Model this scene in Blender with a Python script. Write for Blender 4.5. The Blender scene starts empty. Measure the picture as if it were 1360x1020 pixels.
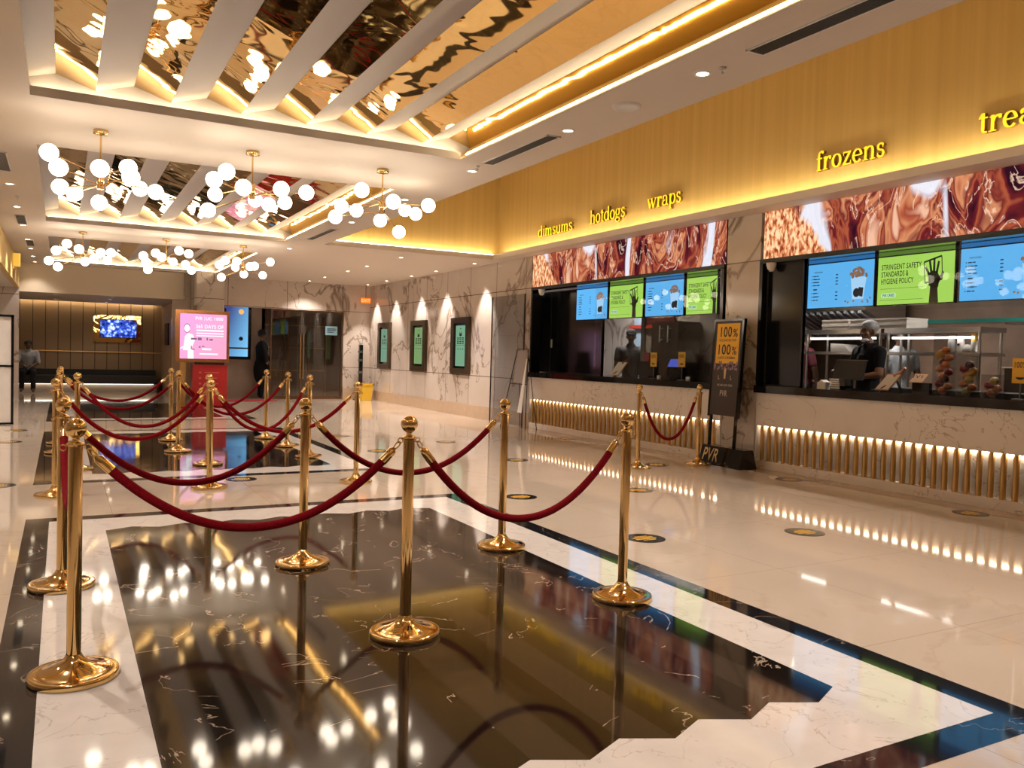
import bpy, math, random
from mathutils import Matrix, Vector
random.seed(7)
C = bpy.context.scene.collection
sc = bpy.context.scene

# ------------------------------------------------------------------ camera, world, exposure
cam_d = bpy.data.cameras.new('camera'); cam = bpy.data.objects.new('camera', cam_d); C.objects.link(cam)
cam_d.sensor_width = 36.0; cam_d.lens = 36.0 * 1099.5 / 1360.0; cam_d.clip_start = 0.05
fwd = Vector((0.478, 0.8775, -0.0327)).normalized()
rgt = Vector((0.8783, -0.4773, 0.0265)); rgt = (rgt - rgt.dot(fwd) * fwd).normalized()
up = rgt.cross(fwd)
cam.matrix_world = Matrix(((rgt.x, up.x, -fwd.x, 0), (rgt.y, up.y, -fwd.y, 0), (rgt.z, up.z, -fwd.z, 1.28), (0, 0, 0, 1)))
sc.camera = cam
w = bpy.data.worlds.new('world'); sc.world = w; w.use_nodes = True
w.node_tree.nodes['Background'].inputs[0].default_value = (1.0, 0.8, 0.6, 1)
w.node_tree.nodes['Background'].inputs[1].default_value = 0.12
sc.view_settings.view_transform = 'Standard'; sc.view_settings.look = 'None'
sc.view_settings.exposure = 1.0; sc.view_settings.gamma = 1.0; sc.view_settings.use_curve_mapping = False
cy = sc.cycles
cy.use_denoising = True; cy.max_bounces = 8; cy.diffuse_bounces = 4; cy.glossy_bounces = 5; cy.transmission_bounces = 6
cy.transparent_max_bounces = 10; cy.sample_clamp_indirect = 4.0; cy.sample_clamp_direct = 0; cy.caustics_reflective = False
cy.caustics_refractive = False; cy.blur_glossy = 0.5

WARM = (1.0, 0.88, 0.79)
LED = (1.0, 0.78, 0.49)
CEIL = 3.12

# ------------------------------------------------------------------ materials
def new_mat(name):
    m = bpy.data.materials.new(name); m.use_nodes = True
    return m, m.node_tree.nodes, m.node_tree.links, m.node_tree.nodes['Principled BSDF']
def mat(name, col, rough=0.5, metal=0.0, noise=0.0, nscale=8.0, bump=0.0, spec=0.5, coat=0.0, emit=None, estr=0.0, trans=0.0, alpha=1.0):
    m, N, L, b = new_mat(name)
    b.inputs['Base Color'].default_value = (*col, 1); b.inputs['Roughness'].default_value = rough
    b.inputs['Metallic'].default_value = metal; b.inputs['Specular IOR Level'].default_value = spec
    b.inputs['Coat Weight'].default_value = coat; b.inputs['Coat Roughness'].default_value = 0.04
    b.inputs['Transmission Weight'].default_value = trans; b.inputs['Alpha'].default_value = alpha
    if emit:
        b.inputs['Emission Color'].default_value = (*emit, 1); b.inputs['Emission Strength'].default_value = estr
    if noise or bump:
        tc = N.new('ShaderNodeTexCoord'); nz = N.new('ShaderNodeTexNoise'); nz.inputs['Scale'].default_value = nscale
        nz.inputs['Detail'].default_value = 4; L.new(tc.outputs['Object'], nz.inputs['Vector'])
        if noise:
            mx = N.new('ShaderNodeMix'); mx.data_type = 'RGBA'; mx.inputs[0].default_value = 1
            r = N.new('ShaderNodeMapRange'); r.inputs[3].default_value = 0; r.inputs[4].default_value = 1
            r.inputs[1].default_value = 0.3; r.inputs[2].default_value = 0.7
            L.new(nz.outputs['Fac'], r.inputs[0]); L.new(r.outputs[0], mx.inputs[0])
            mx.inputs[6].default_value = (*[c * (1 - noise) for c in col], 1); mx.inputs[7].default_value = (*[min(1, c * (1 + noise)) for c in col], 1)
            L.new(mx.outputs[2], b.inputs['Base Color'])
        if bump:
            bp = N.new('ShaderNodeBump'); bp.inputs['Strength'].default_value = bump; bp.inputs['Distance'].default_value = 0.02
            L.new(nz.outputs['Fac'], bp.inputs['Height']); L.new(bp.outputs[0], b.inputs['Normal'])
    return m
def emit_mat(name, col, s):
    m, N, L, b = new_mat(name); N.remove(b)
    e = N.new('ShaderNodeEmission'); e.inputs[0].default_value = (*col, 1); e.inputs[1].default_value = s
    L.new(e.outputs[0], N['Material Output'].inputs[0]); return m
def ramp(N, stops):
    r = N.new('ShaderNodeValToRGB'); cr = r.color_ramp
    while len(cr.elements) > 1: cr.elements.remove(cr.elements[-1])
    cr.elements[0].position = stops[0][0]; cr.elements[0].color = (*stops[0][1], 1)
    for p, c in stops[1:]:
        e = cr.elements.new(p); e.color = (*c, 1)
    return r
def math_node(N, L, op, a, b=None):
    n = N.new('ShaderNodeMath'); n.operation = op
    for i, v in enumerate((a, b)):
        if v is None: continue
        if isinstance(v, (int, float)): n.inputs[i].default_value = v
        else: L.new(v, n.inputs[i])
    return n.outputs[0]
def marble(name, base, vein, vein2, rough=0.12, joints=None, scale=0.8, veinw=0.035):
    """Polished stone with branching veins; joints = list of (axis, period, offset) or (axis, [positions])."""
    m, N, L, b = new_mat(name)
    tc = N.new('ShaderNodeTexCoord'); P = tc.outputs['Object']
    n1 = N.new('ShaderNodeTexNoise'); n1.inputs['Scale'].default_value = scale * 1.3; n1.inputs['Detail'].default_value = 5; n1.inputs['Roughness'].default_value = 0.55
    n1.inputs['Distortion'].default_value = 0.9
    mp = N.new('ShaderNodeMapping'); mp.inputs['Rotation'].default_value = (0.5, 0.35, 0.4); mp.inputs['Scale'].default_value = (1, 1.0, 0.75)
    L.new(P, mp.inputs[0]); L.new(mp.outputs[0], n1.inputs['Vector'])
    d = math_node(N, L, 'ABSOLUTE', math_node(N, L, 'SUBTRACT', n1.outputs['Fac'], 0.5))
    n2 = N.new('ShaderNodeTexNoise'); n2.inputs['Scale'].default_value = scale * 1.1; n2.inputs['Detail'].default_value = 2; L.new(P, n2.inputs['Vector'])
    wd = N.new('ShaderNodeMapRange'); wd.inputs[1].default_value = 0.42; wd.inputs[2].default_value = 0.68; wd.inputs[3].default_value = 0.004; wd.inputs[4].default_value = veinw
    L.new(n2.outputs['Fac'], wd.inputs[0])
    v = N.new('ShaderNodeMapRange'); v.inputs[1].default_value = 0; v.inputs[3].default_value = 1; v.inputs[4].default_value = 0
    L.new(d, v.inputs[0]); L.new(wd.outputs[0], v.inputs[2])
    n3 = N.new('ShaderNodeTexNoise'); n3.inputs['Scale'].default_value = scale * 3; n3.inputs['Detail'].default_value = 6; L.new(P, n3.inputs['Vector'])
    cl = ramp(N, [(0.35, base), (0.7, vein2)]); L.new(n3.outputs['Fac'], cl.inputs[0])
    mx = N.new('ShaderNodeMix'); mx.data_type = 'RGBA'; L.new(v.outputs[0], mx.inputs[0]); L.new(cl.outputs[0], mx.inputs[6]); mx.inputs[7].default_value = (*vein, 1)
    out = mx.outputs[2]
    if joints:
        sp = N.new('ShaderNodeSeparateXYZ'); L.new(P, sp.inputs[0])
        for ax, val, off in joints:
            s = sp.outputs[ax]
            if isinstance(val, (list, tuple)):
                dd = None
                for q in val:
                    e = math_node(N, L, 'ABSOLUTE', math_node(N, L, 'SUBTRACT', s, q)); dd = e if dd is None else math_node(N, L, 'MINIMUM', dd, e)
            else:
                t = math_node(N, L, 'FRACT', math_node(N, L, 'DIVIDE', math_node(N, L, 'SUBTRACT', s, off), val))
                dd = math_node(N, L, 'MULTIPLY', math_node(N, L, 'MINIMUM', t, math_node(N, L, 'SUBTRACT', 1.0, t)), val)
            k = math_node(N, L, 'LESS_THAN', dd, 0.007 if name != 'cream_floor' else 0.0015)
            m2 = N.new('ShaderNodeMix'); m2.data_type = 'RGBA'; L.new(k, m2.inputs[0]); L.new(out, m2.inputs[6])
            m2.inputs[7].default_value = (0.12, 0.075, 0.05, 1) if name != 'cream_floor' else (0.35, 0.24, 0.15, 1); out = m2.outputs[2]
    L.new(out, b.inputs['Base Color']); b.inputs['Roughness'].default_value = rough
    return m

M = {}
M['ceil'] = mat('white_ceiling_paint', (0.66, 0.58, 0.50), 0.65)
M['ceilw'] = mat('white_plaster_fin', (0.52, 0.475, 0.455), 0.6)
M['floor'] = marble('cream_floor', (0.58, 0.475, 0.375), (0.54, 0.43, 0.325), (0.555, 0.45, 0.35), 0.045, [(0, 1.2, 0.35), (1, 1.2, 0.1)], 0.5)
M['white_band'] = marble('white_floor_marble', (0.76, 0.69, 0.63), (0.55, 0.48, 0.42), (0.70, 0.63, 0.57), 0.06, None, 2.2, 0.012)
M['black_band'] = marble('black_floor_marble', (0.010, 0.010, 0.012), (0.25, 0.2, 0.16), (0.014, 0.013, 0.015), 0.05, None, 1.2, 0.004)
def stripe_floor():
    m, N, L, b = new_mat('dark_striped_floor_marble')
    tc = N.new('ShaderNodeTexCoord'); P = tc.outputs['Object']; sp = N.new('ShaderNodeSeparateXYZ'); L.new(P, sp.inputs[0])
    idx = math_node(N, L, 'FLOOR', math_node(N, L, 'DIVIDE', math_node(N, L, 'SUBTRACT', 2.705, sp.outputs[0]), 0.1734))
    par = math_node(N, L, 'MODULO', idx, 2.0)
    mx = N.new('ShaderNodeMix'); mx.data_type = 'RGBA'; L.new(par, mx.inputs[0]); mx.inputs[6].default_value = (0.008, 0.006, 0.005, 1); mx.inputs[7].default_value = (0.030, 0.022, 0.016, 1)
    cmb = N.new('ShaderNodeCombineXYZ'); L.new(math_node(N, L, 'ADD', sp.outputs[0], math_node(N, L, 'MULTIPLY', idx, 3.7)), cmb.inputs[0]); L.new(sp.outputs[1], cmb.inputs[1])
    n1 = N.new('ShaderNodeTexNoise'); n1.inputs['Scale'].default_value = 1.6; n1.inputs['Detail'].default_value = 6; n1.inputs['Distortion'].default_value = 1.2; L.new(cmb.outputs[0], n1.inputs['Vector'])
    d = math_node(N, L, 'ABSOLUTE', math_node(N, L, 'SUBTRACT', n1.outputs['Fac'], 0.5))
    n2 = N.new('ShaderNodeTexNoise'); n2.inputs['Scale'].default_value = 2.5; L.new(cmb.outputs[0], n2.inputs['Vector'])
    k = math_node(N, L, 'MULTIPLY', math_node(N, L, 'LESS_THAN', d, 0.0028), math_node(N, L, 'GREATER_THAN', n2.outputs['Fac'], 0.50))
    m2 = N.new('ShaderNodeMix'); m2.data_type = 'RGBA'; L.new(k, m2.inputs[0]); L.new(mx.outputs[2], m2.inputs[6]); m2.inputs[7].default_value = (0.38, 0.29, 0.21, 1)
    L.new(m2.outputs[2], b.inputs['Base Color']); b.inputs['Roughness'].default_value = 0.06
    n4 = N.new('ShaderNodeTexNoise'); n4.inputs['Scale'].default_value = 1.1; n4.inputs['Detail'].default_value = 1; L.new(P, n4.inputs['Vector'])
    bp = N.new('ShaderNodeBump'); bp.inputs['Strength'].default_value = 0.25; bp.inputs['Distance'].default_value = 0.012; L.new(n4.outputs['Fac'], bp.inputs['Height']); L.new(bp.outputs[0], b.inputs['Normal'])
    return m
M['field'] = stripe_floor()
VW = (0.60, 0.53, 0.475)
M['mwall'] = marble('white_veined_wall_marble', VW, (0.26, 0.20, 0.16), (0.55, 0.48, 0.42), 0.10, [(1, 1.18, 14.5), (2, [2.54, 0.87], 0)], 0.55, 0.035)
M['mback'] = marble('white_veined_back_marble', VW, (0.22, 0.16, 0.12), (0.55, 0.47, 0.40), 0.12, [(0, 1.5, 6.72), (2, [2.40, 0.87], 0)], 0.75, 0.045)
M['mpillar'] = marble('white_veined_pillar_marble', VW, (0.23, 0.17, 0.12), (0.55, 0.47, 0.40), 0.10, [(2, [2.54, 0.96], 0)], 0.8, 0.045)
M['mcounter'] = marble('counter_marble', (0.82, 0.76, 0.71), (0.50, 0.42, 0.36), (0.77, 0.70, 0.65), 0.15, None, 1.0, 0.008)
M['skirt'] = mat('beige_stone_skirting', (0.50, 0.37, 0.26), 0.25, noise=0.05)
def gold_paper():
    m, N, L, b = new_mat('gold_wallpaper')
    tc = N.new('ShaderNodeTexCoord'); mp = N.new('ShaderNodeMapping'); mp.inputs['Scale'].default_value = (9, 9, 0.15); L.new(tc.outputs['Object'], mp.inputs[0])
    n = N.new('ShaderNodeTexNoise'); n.inputs['Scale'].default_value = 1.2; n.inputs['Detail'].default_value = 5; L.new(mp.outputs[0], n.inputs['Vector'])
    r = ramp(N, [(0.3, (0.52, 0.355, 0.115)), (0.7, (0.60, 0.42, 0.15))]); L.new(n.outputs['Fac'], r.inputs[0]); L.new(r.outputs[0], b.inputs['Base Color'])
    b.inputs['Roughness'].default_value = 0.42; b.inputs['Metallic'].default_value = 0.25
    return m
M['gold'] = gold_paper()
def mirror_gold():
    m, N, L, b = new_mat('rippled_gold_mirror')
    b.inputs['Base Color'].default_value = (0.72, 0.48, 0.165, 1); b.inputs['Metallic'].default_value = 1; b.inputs['Roughness'].default_value = 0.03
    tc = N.new('ShaderNodeTexCoord'); n = N.new('ShaderNodeTexNoise'); n.inputs['Scale'].default_value = 1.5; n.inputs['Detail'].default_value = 2.0; n.inputs['Distortion'].default_value = 1.0
    L.new(tc.outputs['Object'], n.inputs['Vector'])
    bp = N.new('ShaderNodeBump'); bp.inputs['Strength'].default_value = 0.35; bp.inputs['Distance'].default_value = 0.03; L.new(n.outputs['Fac'], bp.inputs['Height']); L.new(bp.outputs[0], b.inputs['Normal'])
    return m
M['mirror'] = mirror_gold()
M['brass'] = mat('polished_brass', (0.80, 0.55, 0.24), 0.08, 1.0)
M['brass_dull'] = mat('satin_brass', (0.62, 0.40, 0.16), 0.28, 1.0, noise=0.1, nscale=6)
M['steel'] = mat('stainless_steel', (0.55, 0.54, 0.52), 0.3, 1.0)
M['velvet'] = mat('red_velvet', (0.20, 0.003, 0.008), 0.9, noise=0.25, nscale=120, bump=0.15, spec=0.12)
M['black'] = mat('black_gloss', (0.006, 0.006, 0.007), 0.12)
M['blackm'] = mat('black_matt', (0.012, 0.011, 0.011), 0.5)
M['dark'] = mat('dark_brown', (0.035, 0.022, 0.016), 0.4)
M['granite'] = mat('black_granite', (0.008, 0.008, 0.008), 0.08, noise=0.5, nscale=60)
M['white'] = mat('white_plastic', (0.75, 0.73, 0.70), 0.4)
M['card'] = mat('white_cardboard', (0.72, 0.68, 0.63), 0.7, noise=0.04)
M['paper'] = mat('white_paper', (0.8, 0.78, 0.76), 0.7)
M['yellow'] = mat('yellow_print', (0.85, 0.47, 0.03), 0.5)
M['goldink'] = mat('gold_print', (0.65, 0.48, 0.22), 0.45)
M['ink'] = mat('black_print', (0.01, 0.008, 0.008), 0.5)
M['grey'] = mat('grey_metal', (0.16, 0.15, 0.14), 0.35, 0.6)
M['yplastic'] = mat('yellow_plastic', (0.75, 0.47, 0.03), 0.4)
M['led'] = emit_mat('led_cove_strip', LED, 14.0)
M['led_w'] = emit_mat('led_tube_white', (1.0, 0.93, 0.85), 3.0); M['panel_w'] = emit_mat('panel_light_diffuser', (1.0, 0.93, 0.85), 15.0)
M['globe'] = emit_mat('lit_glass_globe', (1.0, 0.84, 0.66), 6.5)
M['down'] = emit_mat('downlight_lens', (1.0, 0.80, 0.55), 12.0)
M['glass'] = None
def glass(name, tint=(0.9, 0.95, 0.93), rough=0.0, refl=1.5):
    m, N, L, b = new_mat(name); N.remove(b)
    t = N.new('ShaderNodeBsdfTransparent'); t.inputs[0].default_value = (*tint, 1)
    g = N.new('ShaderNodeBsdfGlossy'); g.inputs['Roughness'].default_value = rough; g.inputs[0].default_value = (1, 1, 1, 1)
    lw = N.new('ShaderNodeLayerWeight'); lw.inputs[0].default_value = 0.5; f0 = ((refl - 1) / (refl + 1)) ** 2
    fr_ = math_node(N, L, 'ADD', math_node(N, L, 'MULTIPLY', math_node(N, L, 'POWER', lw.outputs['Facing'], 5.0), 1 - f0), f0)
    mx = N.new('ShaderNodeMixShader'); L.new(fr_, mx.inputs[0]); L.new(t.outputs[0], mx.inputs[1]); L.new(g.outputs[0], mx.inputs[2])
    L.new(mx.outputs[0], N['Material Output'].inputs[0]); return m
M['glass'] = glass('clear_glass', (0.93, 0.95, 0.95), 0.0, 1.22)
M['glass_dark'] = glass('smoked_glass', (0.60, 0.57, 0.53), 0.0, 1.6); M['glass_grey'] = glass('grey_tinted_glass', (0.80, 0.81, 0.83), 0.0, 1.5)
M['acrylic'] = glass('clear_acrylic', (0.86, 0.86, 0.86), 0.0, 1.35)

# ------------------------------------------------------------------ mesh helper
_fonts = {}
def text_mesh(body):
    if body not in _fonts:
        cu = bpy.data.curves.new('t', 'FONT'); cu.body = body; cu.resolution_u = 4; cu.offset = 0.014; cu.space_character = 1.08
        ob = bpy.data.objects.new('t', cu); me = bpy.data.meshes.new_from_object(ob)
        vs = [(v.co.x, v.co.y) for v in me.vertices]; fs = [tuple(p.vertices) for p in me.polygons]
        bpy.data.objects.remove(ob); bpy.data.meshes.remove(me); bpy.data.curves.remove(cu)
        x0 = min(v[0] for v in vs); x1 = max(v[0] for v in vs); y0 = min(v[1] for v in vs); y1 = max(v[1] for v in vs)
        _fonts[body] = ([((x - x0) / (x1 - x0), (y - y0) / (y1 - y0)) for x, y in vs], fs)
    return _fonts[body]
class MB:
    def __init__(s): s.v = []; s.f = []; s.m = []; s.sm = []
    def add(s, vs, fs, mi=0, smooth=False):
        o = len(s.v); s.v += [tuple(v) for v in vs]
        for f in fs: s.f.append(tuple(i + o for i in f)); s.m.append(mi); s.sm.append(smooth)
        return s
    def box(s, x0, x1, y0, y1, z0, z1, mi=0):
        v = [(x, y, z) for x in (x0, x1) for y in (y0, y1) for z in (z0, z1)]
        return s.add(v, [(0, 1, 3, 2), (4, 6, 7, 5), (0, 4, 5, 1), (2, 3, 7, 6), (0, 2, 6, 4), (1, 5, 7, 3)], mi)
    def bbox(s, x0, x1, y0, y1, z0, z1, b, mi=0):
        """box with chamfered vertical edges"""
        pts = [(x0 + b, y0), (x1 - b, y0), (x1, y0 + b), (x1, y1 - b), (x1 - b, y1), (x0 + b, y1), (x0, y1 - b), (x0, y0 + b)]
        return s.prism([(p[0], p[1], z0) for p in pts], (0, 0, z1 - z0), mi)
    def prism(s, pts, ext, mi=0, smooth=False):
        n = len(pts); e = Vector(ext); a = [Vector(p) for p in pts]
        return s.add([tuple(p) for p in a] + [tuple(p + e) for p in a],
                     [tuple(reversed(range(n))), tuple(range(n, 2 * n))] + [(i, (i + 1) % n, (i + 1) % n + n, i + n) for i in range(n)], mi, smooth)
    def quad(s, a, b, c, d, mi=0): return s.add([a, b, c, d], [(0, 1, 2, 3)], mi)
    def tube(s, pts, r, n=10, mi=0, caps=True):
        pts = [Vector(p) for p in pts]; k = len(pts); rs = r if isinstance(r, (list, tuple)) else [r] * k
        vs = []; prev = None
        for i, p in enumerate(pts):
            t = (pts[min(i + 1, k - 1)] - pts[max(i - 1, 0)]).normalized()
            if prev is None:
                a = Vector((0, 0, 1)) if abs(t.z) < 0.9 else Vector((1, 0, 0)); u = t.cross(a).normalized()
            else: u = (prev - prev.dot(t) * t).normalized()
            prev = u; q = t.cross(u)
            for j in range(n):
                an = 2 * math.pi * j / n; vs.append(tuple(p + rs[i] * (math.cos(an) * u + math.sin(an) * q)))
        fs = [(i * n + j, i * n + (j + 1) % n, (i + 1) * n + (j + 1) % n, (i + 1) * n + j) for i in range(k - 1) for j in range(n)]
        s.add(vs, fs, mi, True)
        if caps:
            s.add(vs[:n], [tuple(reversed(range(n)))], mi); s.add(vs[-n:], [tuple(range(n))], mi)
        return s
    def lathe(s, prof, c=(0, 0, 0), n=32, mi=0, smooth=True):
        vs = []
        for r, z in prof:
            for j in range(n):
                a = 2 * math.pi * j / n; vs.append((c[0] + r * math.cos(a), c[1] + r * math.sin(a), c[2] + z))
        k = len(prof)
        return s.add(vs, [(i * n + j, i * n + (j + 1) % n, (i + 1) * n + (j + 1) % n, (i + 1) * n + j) for i in range(k - 1) for j in range(n)], mi, smooth)
    def ball(s, c, r, n=20, m=12, mi=0, sc_=(1, 1, 1)):
        vs = [(c[0], c[1], c[2] - r * sc_[2])]
        for i in range(1, m):
            t = math.pi * i / m
            for j in range(n):
                a = 2 * math.pi * j / n; vs.append((c[0] + r * sc_[0] * math.sin(t) * math.cos(a), c[1] + r * sc_[1] * math.sin(t) * math.sin(a), c[2] - r * sc_[2] * math.cos(t)))
        vs.append((c[0], c[1], c[2] + r * sc_[2])); T = len(vs) - 1
        fs = [(0, 1 + (j + 1) % n, 1 + j) for j in range(n)] + [(T, T - n + j, T - n + (j + 1) % n) for j in range(n)]
        fs += [(1 + i * n + j, 1 + i * n + (j + 1) % n, 1 + (i + 1) * n + (j + 1) % n, 1 + (i + 1) * n + j) for i in range(m - 2) for j in range(n)]
        return s.add(vs, fs, mi, True)
    def disc(s, c, r, n=24, mi=0, z=None):
        return s.add([(c[0] + r * math.cos(2 * math.pi * j / n), c[1] + r * math.sin(2 * math.pi * j / n), c[2]) for j in range(n)], [tuple(range(n))], mi)
    def flat(s, o, u, v, pts, mi=0, d=0.0):
        """polygon given in (u, v) coordinates on a plane; d > 0 gives it thickness along u x v"""
        o, u, v = Vector(o), Vector(u), Vector(v); q = [o + u * a + v * b for a, b in pts]
        if d: return s.prism([tuple(p) for p in q], tuple(u.cross(v).normalized() * d), mi)
        return s.add([tuple(p) for p in q], [tuple(range(len(q)))], mi)
    def text(s, body, o, u, v, wd, ht, mi=0):
        vs, fs = text_mesh(body); o, u, v = Vector(o), Vector(u), Vector(v)
        return s.add([tuple(o + u * (a * wd) + v * (b * ht)) for a, b in vs], fs, mi)

def link(name, mb, mats, org=(0, 0, 0)):
    me = bpy.data.meshes.new(name); org = Vector(org)
    me.from_pydata([tuple(Vector(v) - org) for v in mb.v], [], mb.f)
    for m in (mats if isinstance(mats, (list, tuple)) else [mats]): me.materials.append(m)
    me.polygons.foreach_set('material_index', mb.m); me.polygons.foreach_set('use_smooth', mb.sm)
    me.validate(); me.update()
    o = bpy.data.objects.new(name, me); C.objects.link(o); return o
def thing(name, label, cat, loc=(0, 0, 0), group=None):
    o = bpy.data.objects.new(name, None); C.objects.link(o); o.location = loc; o.empty_display_size = 0.1
    o['label'] = label; o['category'] = cat
    if group: o['group'] = group
    return o
def part(root, name, mb, mats, label=None, local=False):
    """a mesh given in world coordinates (or, with local, in the thing's own), parented to its thing or part"""
    if local: o = link(name, mb, mats)
    else:
        org = Vector((0, 0, 0)); p = root
        while p: org += p.location; p = p.parent
        o = link(name, mb, mats, org)
    o.parent = root
    if label: o['label'] = label
    return o
def solo(name, mb, mats, label, cat, org, group=None):
    o = link(name, mb, mats, org); o.location = org; o['label'] = label; o['category'] = cat
    if group: o['group'] = group
    return o
def struct(name, mb, mats, parent=None):
    o = link(name, mb, mats)
    if parent: o.parent = parent
    else: o['kind'] = 'structure'
    return o
def dup(root, loc, label=None, group=None):
    r = root.copy(); C.objects.link(r); r.location = loc
    if label: r['label'] = label
    if group: r['group'] = group
    for ch in list(root.children):
        c = ch.copy(); C.objects.link(c); c.parent = r
        for g in list(ch.children):
            d = g.copy(); C.objects.link(d); d.parent = c
    return r
US, VS = (0, -1, 0), (0, 0, 1)      # reading directions on a wall that faces -X
UF, VF = (1, 0, 0), (0, 0, 1)       # reading directions on a wall that faces -Y

# ------------------------------------------------------------------ floor
struct('floor', MB().box(-3.2, 11.2, -4.2, 27.5, -0.1, 0.0), M['floor'])
for i, dy in enumerate((0.0, 7.0, 14.1)):
    b = MB()
    b.box(-0.22, 3.21, 1.65 + dy, 6.95 + dy, -0.02, 0.001, 0)
    b.box(-0.07, 3.06, 1.80 + dy, 6.80 + dy, -0.02, 0.002, 1)
    xs = [2.705 - 0.1734 * k for k in range(15)]
    near = [(x, (2.232 if k % 2 == 0 else 2.15) + dy) for k, x in enumerate(xs)]
    far = [(x, (6.345 if k % 2 == 0 else 6.42) + dy) for k, x in enumerate(xs)]
    b.prism([(x, y, -0.02) for x, y in reversed(near)] + [(x, y, -0.02) for x, y in far], (0, 0, 0.023), 2)
    struct('floor_inlay', b, [M['black_band'], M['white_band'], M['field']])
for nm, x0, x1, y0, y1 in (('right', 7.44, 7.5, 13.1, 22.1),):
    struct('baseboard_' + nm, MB().box(x0 + 0.045, x1 + 0.01, y0, y1, 0, 0.26), M['skirt'])
struct('baseboard_back', MB().box(6.76, 7.5, 22.08, 22.12, 0, 0.30), M['skirt'])
struct('trim_1', MB().box(7.2, 7.5, 1.2, 8.05, -0.02, 0.0015).box(7.2, 7.5, 8.05, 13.1, -0.02, 0.0015), mat('tan_floor_border', (0.42, 0.30, 0.20), 0.07, noise=0.05))

# ------------------------------------------------------------------ ceiling with its three lit coffers and the tall recess
cof = [(-4.9, -0.2), (1.83, 7.15), (8.88, 14.22), (16.2, 21.55)]
b = MB()
T = 3.19
b.box(-0.9, -0.22, -4.2, 21.8, CEIL, T)
b.box(3.28, 3.47, -4.2, 22.1, CEIL, 3.127).box(3.47, 3.95, -4.2, 22.1, CEIL, T)
gaps = [(-0.2, 1.83), (7.15, 8.88), (14.22, 16.2), (21.55, 21.8)]
for g0, g1 in gaps: b.box(-0.22, 3.28, g0, g1, CEIL, T)
b.box(2.5, 3.28, 21.8, 22.1, CEIL, T)
b.box(3.95, 7.6, 14.1, 22.1, CEIL, 3.21)
b.box(7.2, 7.62, -4.2, 14.1, CEIL, 3.21)
ceiling = struct('ceiling', b, M['ceil'])
side = MB(); fin = MB(); mir = MB(); cw = MB(); led = MB()
for y0, y1 in cof:
    Y0, Y1 = y0 - 0.15, y1 + 0.15
    lows = [-0.33 + 0.547 * k for k in range(7)]
    for k, x in enumerate(lows):
        h = x + 0.2735
        fin.prism([(x, Y0, 3.262), (h, Y0, 3.348), (h, Y0, 3.36), (x, Y0, 3.275)], (0, Y1 - Y0, 0))
        if k < 6: mir.quad((h, Y0, 3.346), (h, Y1, 3.346), (x + 0.547, Y1, 3.262), (x + 0.547, Y0, 3.262))
        else: mir.quad((h, Y0, 3.346), (h, Y1, 3.346), (3.46, Y1, 3.275), (3.46, Y0, 3.275))
    cw.box(-0.40, -0.34, Y0, Y1, 3.15, 3.5).box(-0.40, 3.50, Y0 - 0.06, Y0, 3.15, 3.5).box(-0.40, 3.50, Y1, Y1 + 0.06, 3.15, 3.5)
    cw.box(-0.40, 3.50, Y0, Y1, 3.49, 3.52)
    led.box(-0.2, 3.3, y1 + 0.085, y1 + 0.10, T, T + 0.012).box(-0.2, 3.3, y0 - 0.10, y0 - 0.085, T, T + 0.012)
    side.prism([(3.28, Y0, 3.12), (3.45, Y0, 3.285), (3.50, Y0, 3.285), (3.50, Y0, 3.13)], (0, Y1 - Y0, 0))
    led.prism([(3.328, y0, 3.176), (3.346, y0, 3.194), (3.352, y0, 3.188), (3.334, y0, 3.170)], (0, y1 - y0, 0))
struct('plaster_fins', fin, M['ceilw'], ceiling); struct('mirror_panels', mir, M['mirror'], ceiling)
struct('slanting_side', side, mat('satin_gold_side', (0.85, 0.62, 0.22), 0.4, 0.15), ceiling); struct('cove_walls', cw, M['ceilw'], ceiling)
# the tall slot above the counter: gold paper on its two far sides
led2 = MB().box(7.26, 7.275, -4.0, 14.0, 3.21, 3.222).box(3.98, 7.24, 14.165, 14.18, 3.21, 3.222).box(3.86, 3.875, -4.0, 14.0, T, T + 0.012)
struct('recess_strips', led2, emit_mat('led_recess_strip', (1.0, 0.84, 0.56), 30.0), ceiling)
struct('cove_strips', led, M['led'], ceiling)
struct('wall_right_upper', MB().box(7.4, 7.5, -4.2, 14.35, 3.2, 4.95).box(3.8, 7.4, 14.25, 14.35, 3.2, 4.95), M['gold'])
struct('ceiling_recess', MB().box(3.7, 7.5, -4.2, 14.35, 4.74, 4.95), mat('bronze_ceiling_paint', (0.40, 0.25, 0.09), 0.6))
struct('wall_recess_side', MB().box(3.72, 3.8, -4.2, 14.35, 3.2, 4.95), M['ceil'])
struct('wall_behind', MB().box(-3.0, 11, -4.3, -4.2, 0, 5.0), M['ceil'])

# ------------------------------------------------------------------ right-hand wall
struct('wall_right', MB().box(7.5, 7.7, 13.12, 22.1, 0.0, CEIL), M['mwall'])
struct('pillar', MB().box(7.5, 7.72, 7.50, 8.08, 0, CEIL), M['mpillar'])
struct('wall_right_beam', MB().box(7.56, 7.72, 8.08, 13.12, 2.56, CEIL).box(7.56, 7.72, 1.5, 7.5, 2.56, CEIL).box(7.56, 7.72, -4.2, 1.5, 0, CEIL), M['ceil'])
# window frames of the two kiosk openings
for n, (y0, y1) in enumerate(((8.10, 13.08), (2.2, 7.48))):
    f = MB(); f.box(7.47, 7.66, y0, y1, 2.49, 2.545).box(7.47, 7.66, y0, y0 + 0.05, 1.01, 2.5).box(7.47, 7.66, y1 - 0.05, y1, 1.01, 2.5)
    struct('window_%d' % (n + 1), f, M['black'])

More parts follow.
